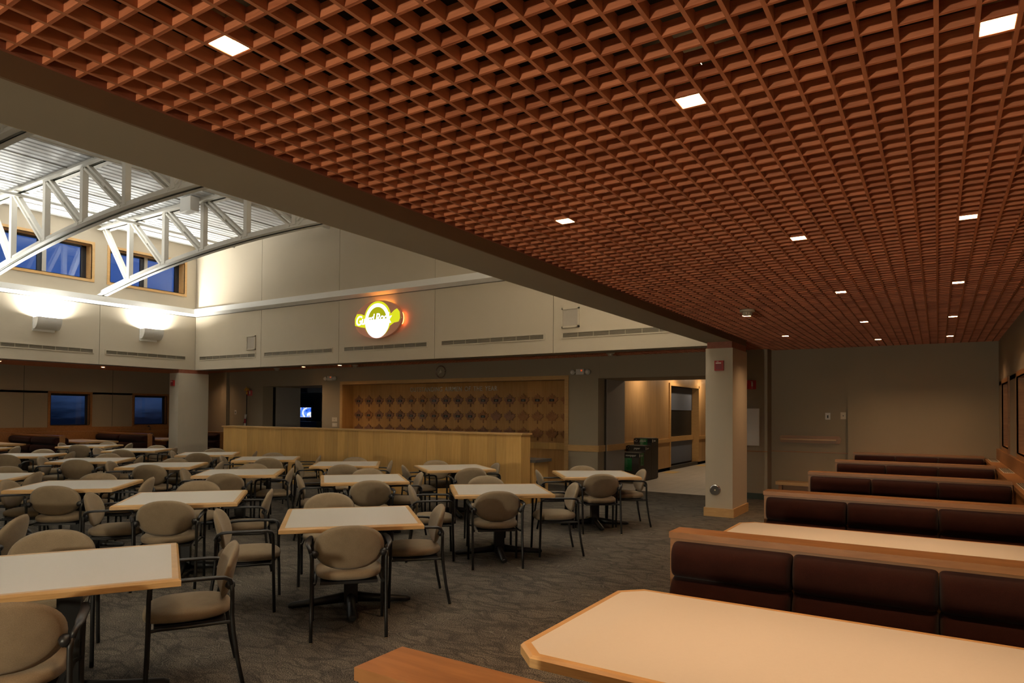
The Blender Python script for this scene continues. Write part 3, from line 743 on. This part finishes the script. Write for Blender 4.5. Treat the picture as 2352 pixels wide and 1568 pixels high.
# counter behind the half wall
t = empty('counter', (-8.0, 10.55, 0), label='wooden counter with dark top behind the maple partition', cat='counter')
MB().box(-4.0, 1.95, -.30, .22, 0, .715).build('body', M['maple_v'], t); bb = MB().box(-4.0, 2.0, -.33, .26, .715, .765); bb.bevel(.004, 1); bb.build('countertop', M['stone'], t)

# recycling bins in the passage
def bin_(y0, y1, x0, h, word, label):
    t = empty('recycling_bin', (x0, y0, 0), label=label, cat='recycling bin', group='stepped recycling bins')
    w, d = -5.87 - x0, y1 - y0
    bb = MB().box(0, w, 0, d, .015, h); bb.bevel(.008, 1); bb.build('body', M['bin'], t)
    MB().box(.02, w - .02, .02, d - .02, 0, .015).build('foot', M['black'], t)
    MB().box(-.002, w + .003, -.003, d, h - .105, h - .004).build('band', M['black'], t)
    bb = MB().box(.02, w - .02, .02, d - .02, h, h + .012); bb.bevel(.004, 1); bb.build('lid', M['dark_grey'], t)
    # three chasing arrows, front and the word; a bottle and the word on the side
    zc = h - .055
    b = MB()
    for k in range(3):
        a = PI / 2 + k * 2 * PI / 3
        pts = [(.06 + .03 * math.cos(a - .75 + 1.2 * j / 5), -.006, zc + .03 * math.sin(a - .75 + 1.2 * j / 5)) for j in range(6)]
        b.tube(pts, [.009] * 4 + [.013, .002], 6, flat=.3)
    b.build('recycling_symbol', M['white_ink'], t)
    text_mesh(word, .075, .001, 'lettering', M['white_ink'], t, (.15 if len(word) > 6 else .20, -.005, zc - .022), (PI / 2, 0, 0), shear=.2, xs=.9 if len(word) < 8 else .8)
    b = MB(); xx = w + .004
    b.prism([(d * .12 + y, zc + z) for y, z in ((-.016, -.036), (.016, -.036), (.016, .01), (.007, .024), (.007, .036), (-.007, .036), (-.007, .024), (-.016, .01))], xx, xx + .002, 'x'); b.build('bottle_symbol', M['white_ink'], t)
    text_mesh(word, .06, .001, 'lettering', M['white_ink'], t, (xx + .002, d * .25, zc - .02), (PI / 2, 0, PI / 2), shear=.2, xs=.9 if len(word) < 8 else .6)
    return t, w, d
def notice(t, x0, x1, z0, z1, side=None):
    b = MB()
    if side is None: b.box(x0, x1, -.005, -.0035, z0, z1)
    else: b.box(side + .0045, side + .006, x0, x1, z0, z1)
    o = b.build('notice', M['green'], t); n = 10; b = MB(); rg = random.Random(5)
    for k in range(n):
        zz = z1 - (k + .7) * (z1 - z0) / n; ln = (.32 + .2 * rg.random()) if 0 < k < n - 1 else .85
        if side is None: b.box(x0 + .01, x0 + .01 + (x1 - x0 - .02) * ln, -.0056, -.005, zz - .006, zz + .004)
        else: b.box(side + .006, side + .0066, x0 + .01, x0 + .01 + (x1 - x0 - .02) * ln, zz - .006, zz + .004)
    b.build('text_lines', flat('pale_green_ink', (.22, .42, .24), .6), o)
t, w, d = bin_(14.74, 15.12, -6.35, .675, 'newspaper', 'lowest brown recycling bin with two green notices'); notice(t, .10, .31, .26, .56); notice(t, .10, .30, .38, .67, w)
t, w, d = bin_(15.13, 15.56, -6.35, .825, 'paper', 'middle brown recycling bin marked paper')
t, w, d = bin_(15.57, 16.02, -6.33, .99, 'plastic', 'tallest brown recycling bin with green notice on its rim'); notice(t, .16, .35, .83, .985)

# beverage room: television, boards
t = empty('television', (-20.1, 17.0, 1.28), math.radians(6), label='small lit television in the dark beverage room', cat='television')
bb = MB().box(-.47, .47, 0, .10, .0, .53); bb.bevel(.01, 2); bb.build('case', M['black_pad'], t)
MB().box(-.40, .40, -.004, 0, .10, .46).build('screen', M['screen'], t)
MB().box(-.05, .05, -.002, 0, .03, .045).build('badge', M['dull_metal'], t)
MB().box(-.2, .2, -.06, .16, -.05, 0).build('stand', M['black'], t)
bb = MB().box(-22.6, -18.9, 16.6, 17.6, 0, 1.23).build('beverage_counter', M['dark_grey'], label='dark beverage counter under the television', cat='counter')
bb = MB().box(-23.0, -21.0, 17.65, 18.3, 0, 1.95).build('drink_machine', M['black'], label='tall dark drinks machine beside the television', cat='drinks machine')
MB().box(-19.6, -14.4, 18.2, 18.6, 1.50, 1.55).build('back_shelf', M['dull_metal'], label='pale metal wall shelf catching light in the beverage room', cat='shelf')
o = text_mesh('Beverages', .36, .006, 'wall_lettering', M['black'], None, (-20.1, 15.49, 2.30), (PI / 2, 0, 0)); tag(o, 'dark letters reading Beverages on the board over the drinks counter', 'lettering')

# flag
t = empty('flag_stand', (-17.79, 12.9, 0), label='furled striped flag on a dark pole with gold eagle', cat='flag')
MB().tube([(0, 0, 0), (0, 0, .04), (0, 0, .07)], [.14, .13, .03], 20).build('base', M['gold'], t)
MB().tube([(0, 0, .05), (0, 0, 2.12)], .014, 10).build('pole', M['black'], t)
MB().tube([(0, 0, 2.10), (0, 0, 2.14), (0, 0, 2.17), (0, 0, 2.2)], [.016, .026, .026, .012], 10).build('collar', M['gold'], t)
b = MB().ball((0, 0, 2.25), .032, 10, 8, sc=(1, .8, 1.5)).ball((.0, -.02, 2.315), .02, 8, 6)
for s in (-1, 1): b.prism([(s * .01, 2.28), (s * .05, 2.30), (s * .10, 2.28), (s * .115, 2.20), (s * .07, 2.23), (s * .015, 2.225)][::s], -.008, .008, 'y')
b.build('finial', M['gold'], t)
b = MB(); n = 28
for k in range(10):
    a0, a1 = k / 10, (k + 1) / 10
for k in range(7):
    zz0, zz1 = .55 + k * .135, .55 + (k + 1) * .135
    b.tube([(-.03 + .02 * math.sin(k), -.01, zz0), (-.03 + .02 * math.sin(k + 1), -.01, zz1)], [(.075 - .006 * k, .04), (.075 - .006 * (k + 1), .036)], 10, M['flag_red'] if k % 2 else M['flag_white'])
b.build('cloth', None, t)

# smoke detectors
def smoke(x, y, label):
    t = empty('smoke_detector', (x, y, ZC), label=label, cat='smoke detector', group='ivory smoke detectors')
    MB()  .cyl((0, 0, 0), .085, -.024, 'z', 24).build('base', M['plate'], t)
    MB().cyl((0, 0, -.024), .052, -.042, 'z', 20, r2=.048).build('chamber', M['plate'], t)
    b = MB()
    for k in range(10): a = 2 * PI * k / 10; b.box(.05 * math.cos(a) - .006, .05 * math.cos(a) + .006, .05 * math.sin(a) - .006, .05 * math.sin(a) + .006, -.058, -.034)
    b.build('slot_pattern', M['grille_bar'], t)
smoke(-1.88, 8.08, 'ivory smoke detector under the wooden lattice by the long beam')
smoke(-12.85, 12.55, 'ivory smoke detector over the maple leaf wall'); smoke(-15.9, 12.5, 'ivory smoke detector over the beverage opening'); smoke(-5.55, 12.4, 'ivory smoke detector over the passage opening')

# ------------------------------------------------------------------ downlights, each filling one lattice cell
def downlight(x, y, label, power=15.0):
    kx = math.floor(x / PX) + .5; ky = math.floor((y - 2.404) / PY) + .5
    x, y = kx * PX, 2.404 + ky * PY
    t = empty('recessed_light', (x, y, ZC), label=label, cat='light', group='recessed downlights in the lattice')
    a, c = PX / 2 - .007, PY / 2 - .007
    b = MB().box(-a, -a + .002, -c, c, .002, .13).box(a - .002, a, -c, c, .002, .13).box(-a, a, -c, -c + .002, .002, .13).box(-a, a, c - .002, c, .002, .13)
    b.build('housing', M['housing'], t)
    MB().box(-a, a, -c, c, .126, .13).build('lens', M['lens'], t)
    area('downlight_lamp', (0, 0, .06), power, (1.0, .60, .31), .082, (0, 0, 0), 'SQUARE', None, 2.3, t)
    return t
nth = ('first', 'second', 'third', 'fourth', 'fifth', 'sixth')
for i, y in enumerate((2.573, 4.985, 7.41, 9.887, 12.31)):
    downlight(.155, y, 'square recessed light over the booth tables, %s from the front' % nth[i])
    downlight(-.812, y, 'square recessed light over the booth aisle ends, %s from the front' % nth[i])
for i, y in enumerate((1.35, 3.764, 8.584, 11.10)):
    downlight(-2.0, y, 'square recessed light along the long beam, %s from the front' % nth[i])
for y in (.16,): downlight(.155, y, 'square recessed light over the front booth'); downlight(-.812, y, 'square recessed light over the aisle by the front booth')
for i, x in enumerate((-19.3, -14.83, -13.38)): downlight(x, 12.49, 'small recessed light in the rear lattice strip, %s from the window wall' % nth[i], 9)
for i, y in enumerate((5.0, 7.43, 9.92)): downlight(-20.25, y, 'small recessed light over the window booths, %s from the front' % nth[i], 10)
# lamps of the passage and the beverage counter
for y in (16.0, 18.6, 21.2, 24.0):
    t = empty('passage_light', (-5.9, y, 2.86), label='flush ceiling lamp washing the veneered passage wall', cat='light', group='passage ceiling lamps')
    MB().cyl((0, 0, 0), .09, -.012, 'z', 20).build('trim_ring', M['white'], t)
    area('passage_lamp', (0, 0, -.016), 17, (1.0, .74, .46), .14, (0, 0, 0), parent=t)
t = empty('shelf_light', (-15.6, 18.2, 1.95), label='dim strip lamp over the shelf in the beverage room', cat='light')
MB().box(-.6, .6, -.04, .04, 0, .03).build('casing', M['dark_grey'], t)
area('shelf_lamp', (0, 0, -.005), 3.0, (.95, 1.0, .72), 1.1, (0, 0, 0), 'RECTANGLE', .05, parent=t)
for i, y in enumerate((9.78, 7.33, 4.88, 2.43)):  # out of view, added to match the warm light on the sign wall
    sconce(-3.136, y, -1, 'white quarter-round uplight sconce on the beam side wall, %s from the sign wall' % nth[i], 165, (1.0, .88, .70))

# floor lamp standing in the aisle at the front of the hall
t = empty('floor_lamp', (-2.0, -4.5, 0), label='opal globe floor lamp standing in the aisle at the front of the hall', cat='lamp')
MB().tube([(0, 0, 0), (0, 0, .02), (0, 0, .035)], [.15, .15, .03], 24).build('base', M['black'], t)
MB().tube([(0, 0, .03), (0, 0, 1.32)], .012, 10).build('pole', M['black'], t)
MB().tube([(0, 0, 1.30), (0, 0, 1.335)], [.03, .045], 14).build('collar', M['chrome'], t)
MB().ball((0, 0, 1.45), .125, 24, 14).build('shade', glow('opal_globe', (1.0, .88, .66), 1150.0), t)

# ------------------------------------------------------------------ square dining tables
TABLES={
 1:(-4.004,1.812,59.7),
 2:(-4.098,3.982,47.4),
 3:(-6.326,3.900,49.1),
 4:(-8.383,3.858,44.8),
 5:(-4.186,6.328,40.7),
 6:(-4.140,8.729,37.8),
 7:(-6.303,6.326,48.3),
 8:(-6.426,8.415,51.3),
 9:(-8.303,5.941,44.8),
 10:(-10.356,6.018,43.2),
 11:(-12.332,5.899,46.8),
 12:(-8.269,7.917,41.6),
 13:(-10.360,7.963,45.0),
 14:(-12.373,8.108,48.9),
 15:(-14.764,8.002,40.2),
 16:(-17.293,8.217,40.9),
 17:(-14.646,5.774,44.4),
 18:(-10.343,3.577,45.0),
 19:(-17.784,6.084,43.0),
 20:(-6.750,1.550,47.0),
}
CHAIRS=[
 (1,'F',-3.499,1.329,59.7),
 (1,'R',-3.764,2.375,149.7),
 (1,'B',-4.778,2.033,-120.3),
 (2,'F',-3.675,3.549,47.4),
 (2,'R',-3.808,4.442,137.4),
 (2,'B',-4.903,4.476,-132.6),
 (2,'L',-4.806,3.507,-42.6),
 (3,'F',-5.976,3.537,49.1),
 (3,'R',-5.977,4.348,139.1),
 (3,'B',-6.984,4.427,-130.9),
 (3,'L',-6.806,3.473,-40.9),
 (4,'F',-8.046,3.544,44.8),
 (4,'R',-8.160,4.328,134.8),
 (4,'B',-8.888,4.253,-135.2),
 (4,'L',-8.773,3.514,-45.2),
 (5,'F',-3.954,5.905,40.7),
 (5,'R',-3.712,6.797,130.7),
 (5,'B',-4.703,6.844,-139.3),
 (5,'L',-4.736,5.794,-49.3),
 (6,'F',-3.900,8.333,37.8),
 (6,'R',-3.782,9.077,127.8),
 (6,'B',-4.457,9.065,-142.2),
 (6,'L',-4.612,8.365,-52.2),
 (7,'F',-5.781,5.905,48.3),
 (7,'R',-5.985,6.750,138.3),
 (7,'B',-6.657,6.789,-131.7),
 (7,'L',-6.726,5.927,-41.7),
 (8,'F',-5.894,8.063,51.3),
 (8,'R',-6.081,8.728,141.3),
 (8,'B',-6.936,8.663,-128.7),
 (8,'L',-6.707,7.897,-38.7),
 (9,'F',-7.897,5.446,44.8),
 (9,'R',-7.963,6.251,134.8),
 (9,'B',-8.704,6.395,-135.2),
 (9,'L',-8.661,5.558,-45.2),
 (10,'F',-9.989,5.645,43.2),
 (10,'R',-9.818,6.393,133.2),
 (10,'B',-10.733,6.369,-136.8),
 (10,'L',-10.827,5.666,-46.8),
 (11,'F',-11.888,5.511,46.8),
 (11,'R',-12.024,6.310,136.8),
 (11,'B',-12.795,6.327,-133.2),
 (11,'L',-12.767,5.514,-43.2),
 (12,'F',-7.783,7.401,41.6),
 (12,'R',-7.848,8.186,131.6),
 (12,'B',-8.555,8.358,-138.4),
 (12,'L',-8.727,7.572,-48.4),
 (13,'F',-9.843,7.607,45.0),
 (13,'R',-9.784,8.374,135.0),
 (13,'B',-10.673,8.301,-135.0),
 (13,'L',-10.711,7.544,-45.0),
 (14,'F',-12.023,7.693,48.9),
 (14,'R',-11.777,8.487,138.9),
 (14,'B',-12.845,8.525,-131.1),
 (14,'L',-12.762,7.837,-41.1),
 (15,'F',-14.189,7.436,40.2),
 (15,'R',-14.295,8.303,130.2),
 (15,'B',-15.012,8.471,-139.8),
 (15,'L',-15.052,7.497,-49.8),
 (16,'F',-16.961,7.896,40.9),
 (16,'R',-16.819,8.677,130.9),
 (16,'B',-17.632,8.711,-139.1),
 (16,'L',-17.821,8.024,-49.1),
 (17,'F',-14.228,5.404,44.4),
 (17,'R',-14.225,6.197,134.4),
 (17,'B',-15.172,6.239,-135.6),
 (18,'R',-9.979,3.864,135.0),
 (18,'B',-10.925,4.016,-135.0),
 (19,'R',-17.142,6.409,133.0),
 (20,'R',-6.050,2.144,137.0),
]

def make_table():
    t = empty('dining_table', (0, 0, 0))
    s, w = .5335, .042
    MB().box(-s + w, s - w, -s + w, s - w, .700, .738).build('tabletop', M['laminate'], t)
    def ring(z0, z1):
        b = MB(); o = [(-s, -s), (s, -s), (s, s), (-s, s)]; i = [(-s + w, -s + w), (s - w, -s + w), (s - w, s - w), (-s + w, s - w)]; c = .012
        P = []
        for k in range(4):
            x, y = o[k]; sx, sy = math.copysign(1, x), math.copysign(1, y); xi, yi = i[k]
            P.append([b.bm.verts.new(p) for p in ((x - sx * c, y - sy * c, z0), (x, y, z0 + .004), (x, y, z1 - c), (x - sx * c, y - sy * c, z1), (xi, yi, z1), (xi, yi, z0))])
        for k in range(4):
            for m in range(6): b.bm.faces.new((P[k][m], P[(k + 1) % 4][m], P[(k + 1) % 4][(m + 1) % 6], P[k][(m + 1) % 6]))
        return b
    ring(.697, .739).build('edge_band', M['maple'], t)
    b = MB().box(-.055, .055, -.055, .055, .03, .70); b.bevel(.012, 2); b.build('pedestal', M['black'], t)
    b = MB().box(-.28, .28, -.03, .03, .665, .70).box(-.03, .03, -.28, .28, .665, .70); b.build('top_bracket', M['black'], t)
    for k in range(4):
        a = k * PI / 2; ca, sa = math.cos(a), math.sin(a)
        pts = [(ca * .04, sa * .04, .075), (ca * .25, sa * .25, .052), (ca * .46, sa * .46, .034), (ca * .49, sa * .49, .030)]
        MB().tube(pts, [(.036, .045), (.036, .034), (.036, .026), (.022, .016)], 12).build('foot', M['black'], t)
    return t
ROWS = {1: (4, 1), 2: (3, 1), 5: (2, 1), 6: (1, 1), 20: (4, 2), 3: (3, 2), 7: (2, 2), 8: (1, 2), 4: (3, 3), 9: (2, 3), 12: (1, 3), 18: (3, 4), 10: (2, 4), 13: (1, 4),
        11: (2, 5), 14: (1, 5), 17: (2, 6), 15: (1, 6), 19: (2, 7), 16: (1, 7)}
def tname(k):
    n, r = ROWS[k]
    return '%s table from partition, %s row from booths' % (nth[n - 1], ('first', 'second', 'third', 'fourth', 'fifth', 'sixth', 'seventh')[r - 1])
t0 = None
for k in sorted(TABLES):
    x, y, a = TABLES[k]
    if t0 is None: t0 = make_table(); o = t0
    else: o = copy_tree(t0)
    o.name = 'dining_table'; o.location = (x, y, 0); o.rotation_euler = (0, 0, math.radians(a))
    tag(o, 'square grey-topped maple-edged ' + tname(k), 'table', 'square dining tables')

# ------------------------------------------------------------------ armchairs
def make_chair():
    c = empty('armchair', (0, 0, 0))
    R = .0125
    # seat: domed cushion, rounded at the front
    b = MB().cushion(-.238, .238, -.215, .262, .388, .482, e=3.0)
    for v in b.bm.verts:                                 # waterfall front, slightly dished plan
        if v.co.y > .12: v.co.z -= (v.co.y - .12) ** 2 * .9
        v.co.x *= 1 - .10 * max(0, -v.co.y / .215)
    b.build('seat', M['fabric'], c)
    b = MB().box(-.20, .20, -.17, .20, .372, .392); b.bevel(.008, 1); b.build('seat_pan', M['black_pad'], c)
    # back: padded oval, tilted and bowed round the sitter
    b = MB(); U, V = 40, 16
    zc, hz, hx = .636, .163, .245
    def P(u, v, side):
        r = math.sin(v * PI / 2) ** .8 if False else v
        sg = lambda w, p: math.copysign(abs(w) ** p, w)
        x = hx * r * sg(math.cos(u), .86); z = hz * r * sg(math.sin(u), .92)
        th = .026 * math.sqrt(max(0.0, 1 - v ** 4))
        bow = .085 * (x / hx) ** 2 * .55
        y = -.205 - .24 * z + bow + (th if side else -th)
        return (x, y, zc + z)
    rows = []
    for side in (0, 1):
        rr = [[b.bm.verts.new(P(2 * PI * j / U, (k + 1) / 8, side)) for j in range(U)] for k in range(7 if side else 8)]
        cv = b.bm.verts.new(P(0, 0, side)); rows.append((cv, rr))
    for side, (cv, rr) in enumerate(rows):
        for j in range(U):
            j2 = (j + 1) % U
            f = b.bm.faces.new((cv, rr[0][j], rr[0][j2])); f.smooth = True
            for k in range(len(rr) - 1):
                f = b.bm.faces.new((rr[k][j], rr[k][j2], rr[k + 1][j2], rr[k + 1][j])); f.smooth = True
    a, d = rows[0][1][-1], rows[1][1][-1]
    for j in range(U): f = b.bm.faces.new((a[j], a[(j + 1) % U], d[(j + 1) % U], d[j])); f.smooth = True
    b.build('backrest', M['fabric'], c)
    for s in (-1, 1):
        X = s * .262
        fr = MB().tube([(X, .238, .004), (X, .228, .35), (X + s * .004, .225, .56), (X + s * .006, .222, .615), (X + s * .008, .205, .638)], R, 10).build('leg', M['black'], c)
        MB().cyl((X, .238, 0), .011, .006, 'z', 10).build('foot_glide', M['brass'], fr)
        rl = MB().tube([(X * .98, -.265, .004), (X * .98, -.235, .15), (X * .98, -.208, .33), (X * .98, -.200, .42), (X * .98, -.200, .56), (X * 1.01, -.195, .605)], R, 10).build('leg', M['black'], c)
        MB().cyl((X * .98, -.265, 0), .011, .006, 'z', 10).build('foot_glide', M['brass'], rl)
        MB().tube([(X * 1.01, -.195, .603), (X * 1.04, -.185, .630), (X * 1.08, -.155, .647), (X * 1.09, -.10, .652), (X * 1.09, .08, .654), (X * 1.05, .18, .652), (X + s * .010, .212, .640), (X + s * .006, .222, .622)],
                  [(.0125, .0125), (.0125, .0125), (.015, .012), (.022, .011), (.022, .011), (.016, .012), (.0125, .0125), (.0125, .0125)], 10).build('armrest', M['black_pad'], c)
        b = MB().tube([(X * .98, -.20, .585), (X * .93, -.195, .592), (X * .88, -.175, .60)], [.016, .030, .024], 10, flat=1.0)
        b.build('back_bracket', M['black_pad'], c)
        MB().tube([(X * .98, -.20, .385), (X * .9, -.16, .380), (X * .88, 0, .378), (X * .9, .18, .382), (X, .227, .385)], .010, 8).build('side_rail', M['black'], c)
    return c
SIDE = {'F': 'taupe armchair with its back turned, at ', 'B': 'taupe armchair facing forward across ',
        'R': 'side-on armchair backing the column, at ', 'L': 'side-on armchair backing the windows, at '}
c0 = None
for k, s, x, y, a in CHAIRS:
    if c0 is None: c0 = make_chair(); o = c0
    else: o = copy_tree(c0)
    o.name = 'armchair'; o.location = (x, y, 0); o.rotation_euler = (0, 0, math.radians(a))
    tag(o, SIDE[s] + tname(k), 'chair', 'taupe oval-back armchairs')

# ------------------------------------------------------------------ booths
def bench(x0, x1, y, label, near=True, far=True, end=None, n=3, th=.16, group='maroon booth benches'):
    """back panel across x0..x1 with its near face at y; cushions on one or both faces. end: side carrying a wide end panel"""
    t = empty('booth_bench', ((x0 + x1) / 2, y, 0), label=label, cat='bench', group=group)
    L = (x1 - x0) / 2
    bb = MB().box(-L, L, .0, th, 0, .905); bb.bevel(.004, 1); bb.build('back_panel', M['bench_wood'], t)
    bb = MB().box(-L - .004, L, -.012, th + .012, .908, .942); bb.bevel(.006, 2); bb.build('top_cap', M['bench_wood'], t)
    w = (2 * L - .03) / n
    for on, s, f in ((near, -1, 0.0), (far, 1, th)):
        if not on: continue
        for k in range(n):
            a, c = -L + .022 + k * w + .001, -L + .022 + (k + 1) * w - .001
            def cu(name, d0, d1, z0, z1, e=3.6):
                y0, y1 = sorted((f + s * d0, f + s * d1)); MB().pad(a, c, f + s * d0, f + s * d1, z0, z1).build(name, M['maroon'], t)
            cu('back_cushion', -.004, .115, .700, .893, 5.0); cu('lumbar_cushion', -.004, .145, .450, .712, 5.0); MB().cushion(a, c, *sorted((f + s * .10, f + s * .50)), .36, .485, e=7.0).build('seat_cushion', M['maroon'], t)
        y0, y1 = sorted((f, f + s * .44)); MB().box(-L + .03, L, y0, y1, .06, .37).build('seat_base', M['bench_wood'], t)
        y0, y1 = sorted((f, f + s * .38)); MB().box(-L + .06, L, y0, y1, 0, .06).build('kick', M['dark_grey'], t)
    return t
for i, y in enumerate((1.263, 3.658, 6.055, 8.40, 10.81)):
    bench(-1.268, .632, y, 'wood-capped booth bench with three maroon cushions, %s row from the front' % nth[i])
bench(-1.268, .632, 13.27, 'wood-capped booth bench with three maroon cushions, set against the rear wall', far=False)
def booth_table(x0, x1, y, label, flip=False, group='long booth tables', W=1.09):
    t = empty('booth_table', ((x0 + x1) / 2, y, 0), label=label, cat='table', group=group)
    L, h, c = (x1 - x0) / 2, W / 2, .10
    f = -1 if flip else 1
    def oct_(d):
        e = c - d * .41
        p = [(-L + d, -h + d + e), (-L + d + e, -h + d), (L, -h + d), (L, h - d), (-L + d + e, h - d), (-L + d, h - d - e)]
        return [(f * x, yy) for x, yy in p][::f]
    MB().prism(oct_(.032), .702, .7395, 'z').build('tabletop', M['laminate'], t)
    b = MB(); o, i = oct_(0), oct_(.034); o2 = oct_(.010); n = len(o); P = []
    for k in range(n): P.append([b.bm.verts.new((*o[k], .698)), b.bm.verts.new((*o[k], .730)), b.bm.verts.new((*o2[k], .740)), b.bm.verts.new((*i[k], .740)), b.bm.verts.new((*i[k], .698))])
    for k in range(n):
        for m in range(5): b.bm.faces.new((P[k][m], P[(k + 1) % n][m], P[(k + 1) % n][(m + 1) % 5], P[k][(m + 1) % 5]))
    b.build('edge_band', M['maple'], t)
    for s in (-.5, .5):
        bb = MB().box(s * L - .05, s * L + .05, -.05, .05, .05, .70); bb.bevel(.01, 1); bb.build('pedestal', M['black'], t)
        MB().box(s * L - .03, s * L + .03, -.36, .36, .0, .05).build('foot', M['black'], t)
    return t
booth_table(-1.325, .630, 2.60, 'long peach-lit booth table with clipped corners in the front booth')
booth_table(-1.345, .630, 5.045, 'long pale booth table with clipped corners in the second booth')
# booths along the window wall
for i, y in enumerate((5.86, 8.10, 10.32, 12.55)):
    bench(-21.28, -18.58, y, 'maroon booth bench at the window wall, %s from the front' % nth[i], group='maroon benches by the window wall', n=2, th=.13, far=i < 3)
booth_table(-21.25, -19.15, 7.14, 'pink-lit booth table at the window wall, between first and second benches', True, 'booth tables by the window wall', 1.0)
booth_table(-21.25, -19.15, 9.38, 'pink-lit booth table at the window wall, between second and third benches', True, 'booth tables by the window wall', 1.0)
booth_table(-21.25, -19.15, 11.60, 'pink-lit booth table at the window wall carrying the chrome napkin holder', True, 'booth tables by the window wall', 1.0)
t = empty('napkin_holder', (-20.7, 11.62, .741), label='chrome napkin holder with shakers on the window booth table', cat='napkin holder')
bb = MB().box(-.05, .05, -.06, .03, 0, .16); bb.bevel(.01, 2); bb.build('body', M['chrome'], t)
MB().box(-.035, .035, -.062, -.06, .03, .14).build('napkins', M['white'], t)
for k, (dx, dy) in enumerate(((-.03, -.12), (.03, -.12))):
    o = MB().tube([(0, 0, 0), (0, 0, .07)], .02, 12).build('shaker', M['clear']); o.location = (-20.7 + dx, 11.62 + dy, .741)
    tag(o, ('pepper' if k else 'salt') + ' shaker standing by the chrome napkin holder', 'shaker', 'table shakers')
    MB().tube([(0, 0, .07), (0, 0, .09)], [.021, .014], 12).build('lid', M['chrome'], o)
t = empty('ledge_ornament', (-21.38, 11.95, .966), label='small dark bent lamp on the window wall ledge', cat='lamp')  # unidentified dark ornament, given the made-up shape of a bent lamp
MB().cyl((0, 0, 0), .035, .012, 'z', 14).build('base', M['dark_grey'], t)
MB().tube([(0, 0, .01), (0, 0, .09), (0, -.02, .13), (0, -.05, .14)], .007, 8).build('stem', M['dark_grey'], t)
MB().tube([(0, -.05, .145), (0, -.055, .10)], [.012, .035], 12).build('shade', M['dark_grey'], t)
for i, y in enumerate((12.9, 10.6, 8.3, 6.0, 3.7)):
    t = empty('ledge_vent', (.735, y, .90), label='metal vent grille set in the window ledge, %s from the rear wall' % nth[i], cat='vent', group='vents in the window ledge')
    MB().box(-.055, .055, -.40, .40, 0, .006).build('frame', M['plate'], t)
    b = MB()
    for k in range(5): b.box(-.045 + k * .019, -.034 + k * .019, -.38, .38, .006, .009)
    b.build('slot_pattern', M['grille'], t)

# ------------------------------------------------------------------ camera, sky, view
cam = bpy.data.cameras.new('camera'); co = bpy.data.objects.new('camera', cam); COL.objects.link(co)
yaw, pitch, roll = 0.566353275, 0.0177868766, 0.00683691269
cy, s = math.cos(yaw), math.sin(yaw)
fwd = Vector((-s * math.cos(pitch), cy * math.cos(pitch), math.sin(pitch))); rt = Vector((cy, s, 0)); up = rt.cross(fwd)
r2 = rt * math.cos(roll) + up * math.sin(roll); u2 = up * math.cos(roll) - rt * math.sin(roll)
mt = Matrix((r2, u2, -fwd)).transposed().to_4x4(); mt.translation = (0, 0, 1.6)
co.matrix_world = mt
cam.sensor_width = 36; cam.lens = 1538.593 / 2352 * 36; cam.shift_y = 136.105 / 2352; cam.clip_start = .05; cam.clip_end = 200
S.camera = co

w = bpy.data.worlds.new('dusk'); S.world = w; w.use_nodes = True; nt = w.node_tree
bg = nt.nodes['Background']; tc = nt.nodes.new('ShaderNodeTexCoord'); sp = nt.nodes.new('ShaderNodeSeparateXYZ')
nt.links.new(tc.outputs['Generated'], sp.inputs[0])
mp = nt.nodes.new('ShaderNodeMapping'); mp.inputs['Scale'].default_value = (2, 2, 9); nt.links.new(tc.outputs['Generated'], mp.inputs[0])
cl = noise(nt, mp.outputs[0], 2.2, 5, .6, .4)
sky = ramp(nt, sp.outputs['Z'], [(.0, (.002, .005, .014)), (.07, (.006, .014, .045)), (.17, (.05, .12, .38)), (.5, (.04, .10, .34))])
c = mix(nt, ramp(nt, cl, [(.45, (0, 0, 0)), (.8, (.5, .5, .5))]), sky, (.10, .17, .36))
nt.links.new(c, bg.inputs['Color']); bg.inputs['Strength'].default_value = 1.0
S.view_settings.view_transform = 'Standard'; S.view_settings.look = 'None'; S.view_settings.gamma = 1.0
S.view_settings.use_curve_mapping = False; S.view_settings.exposure = 0.0
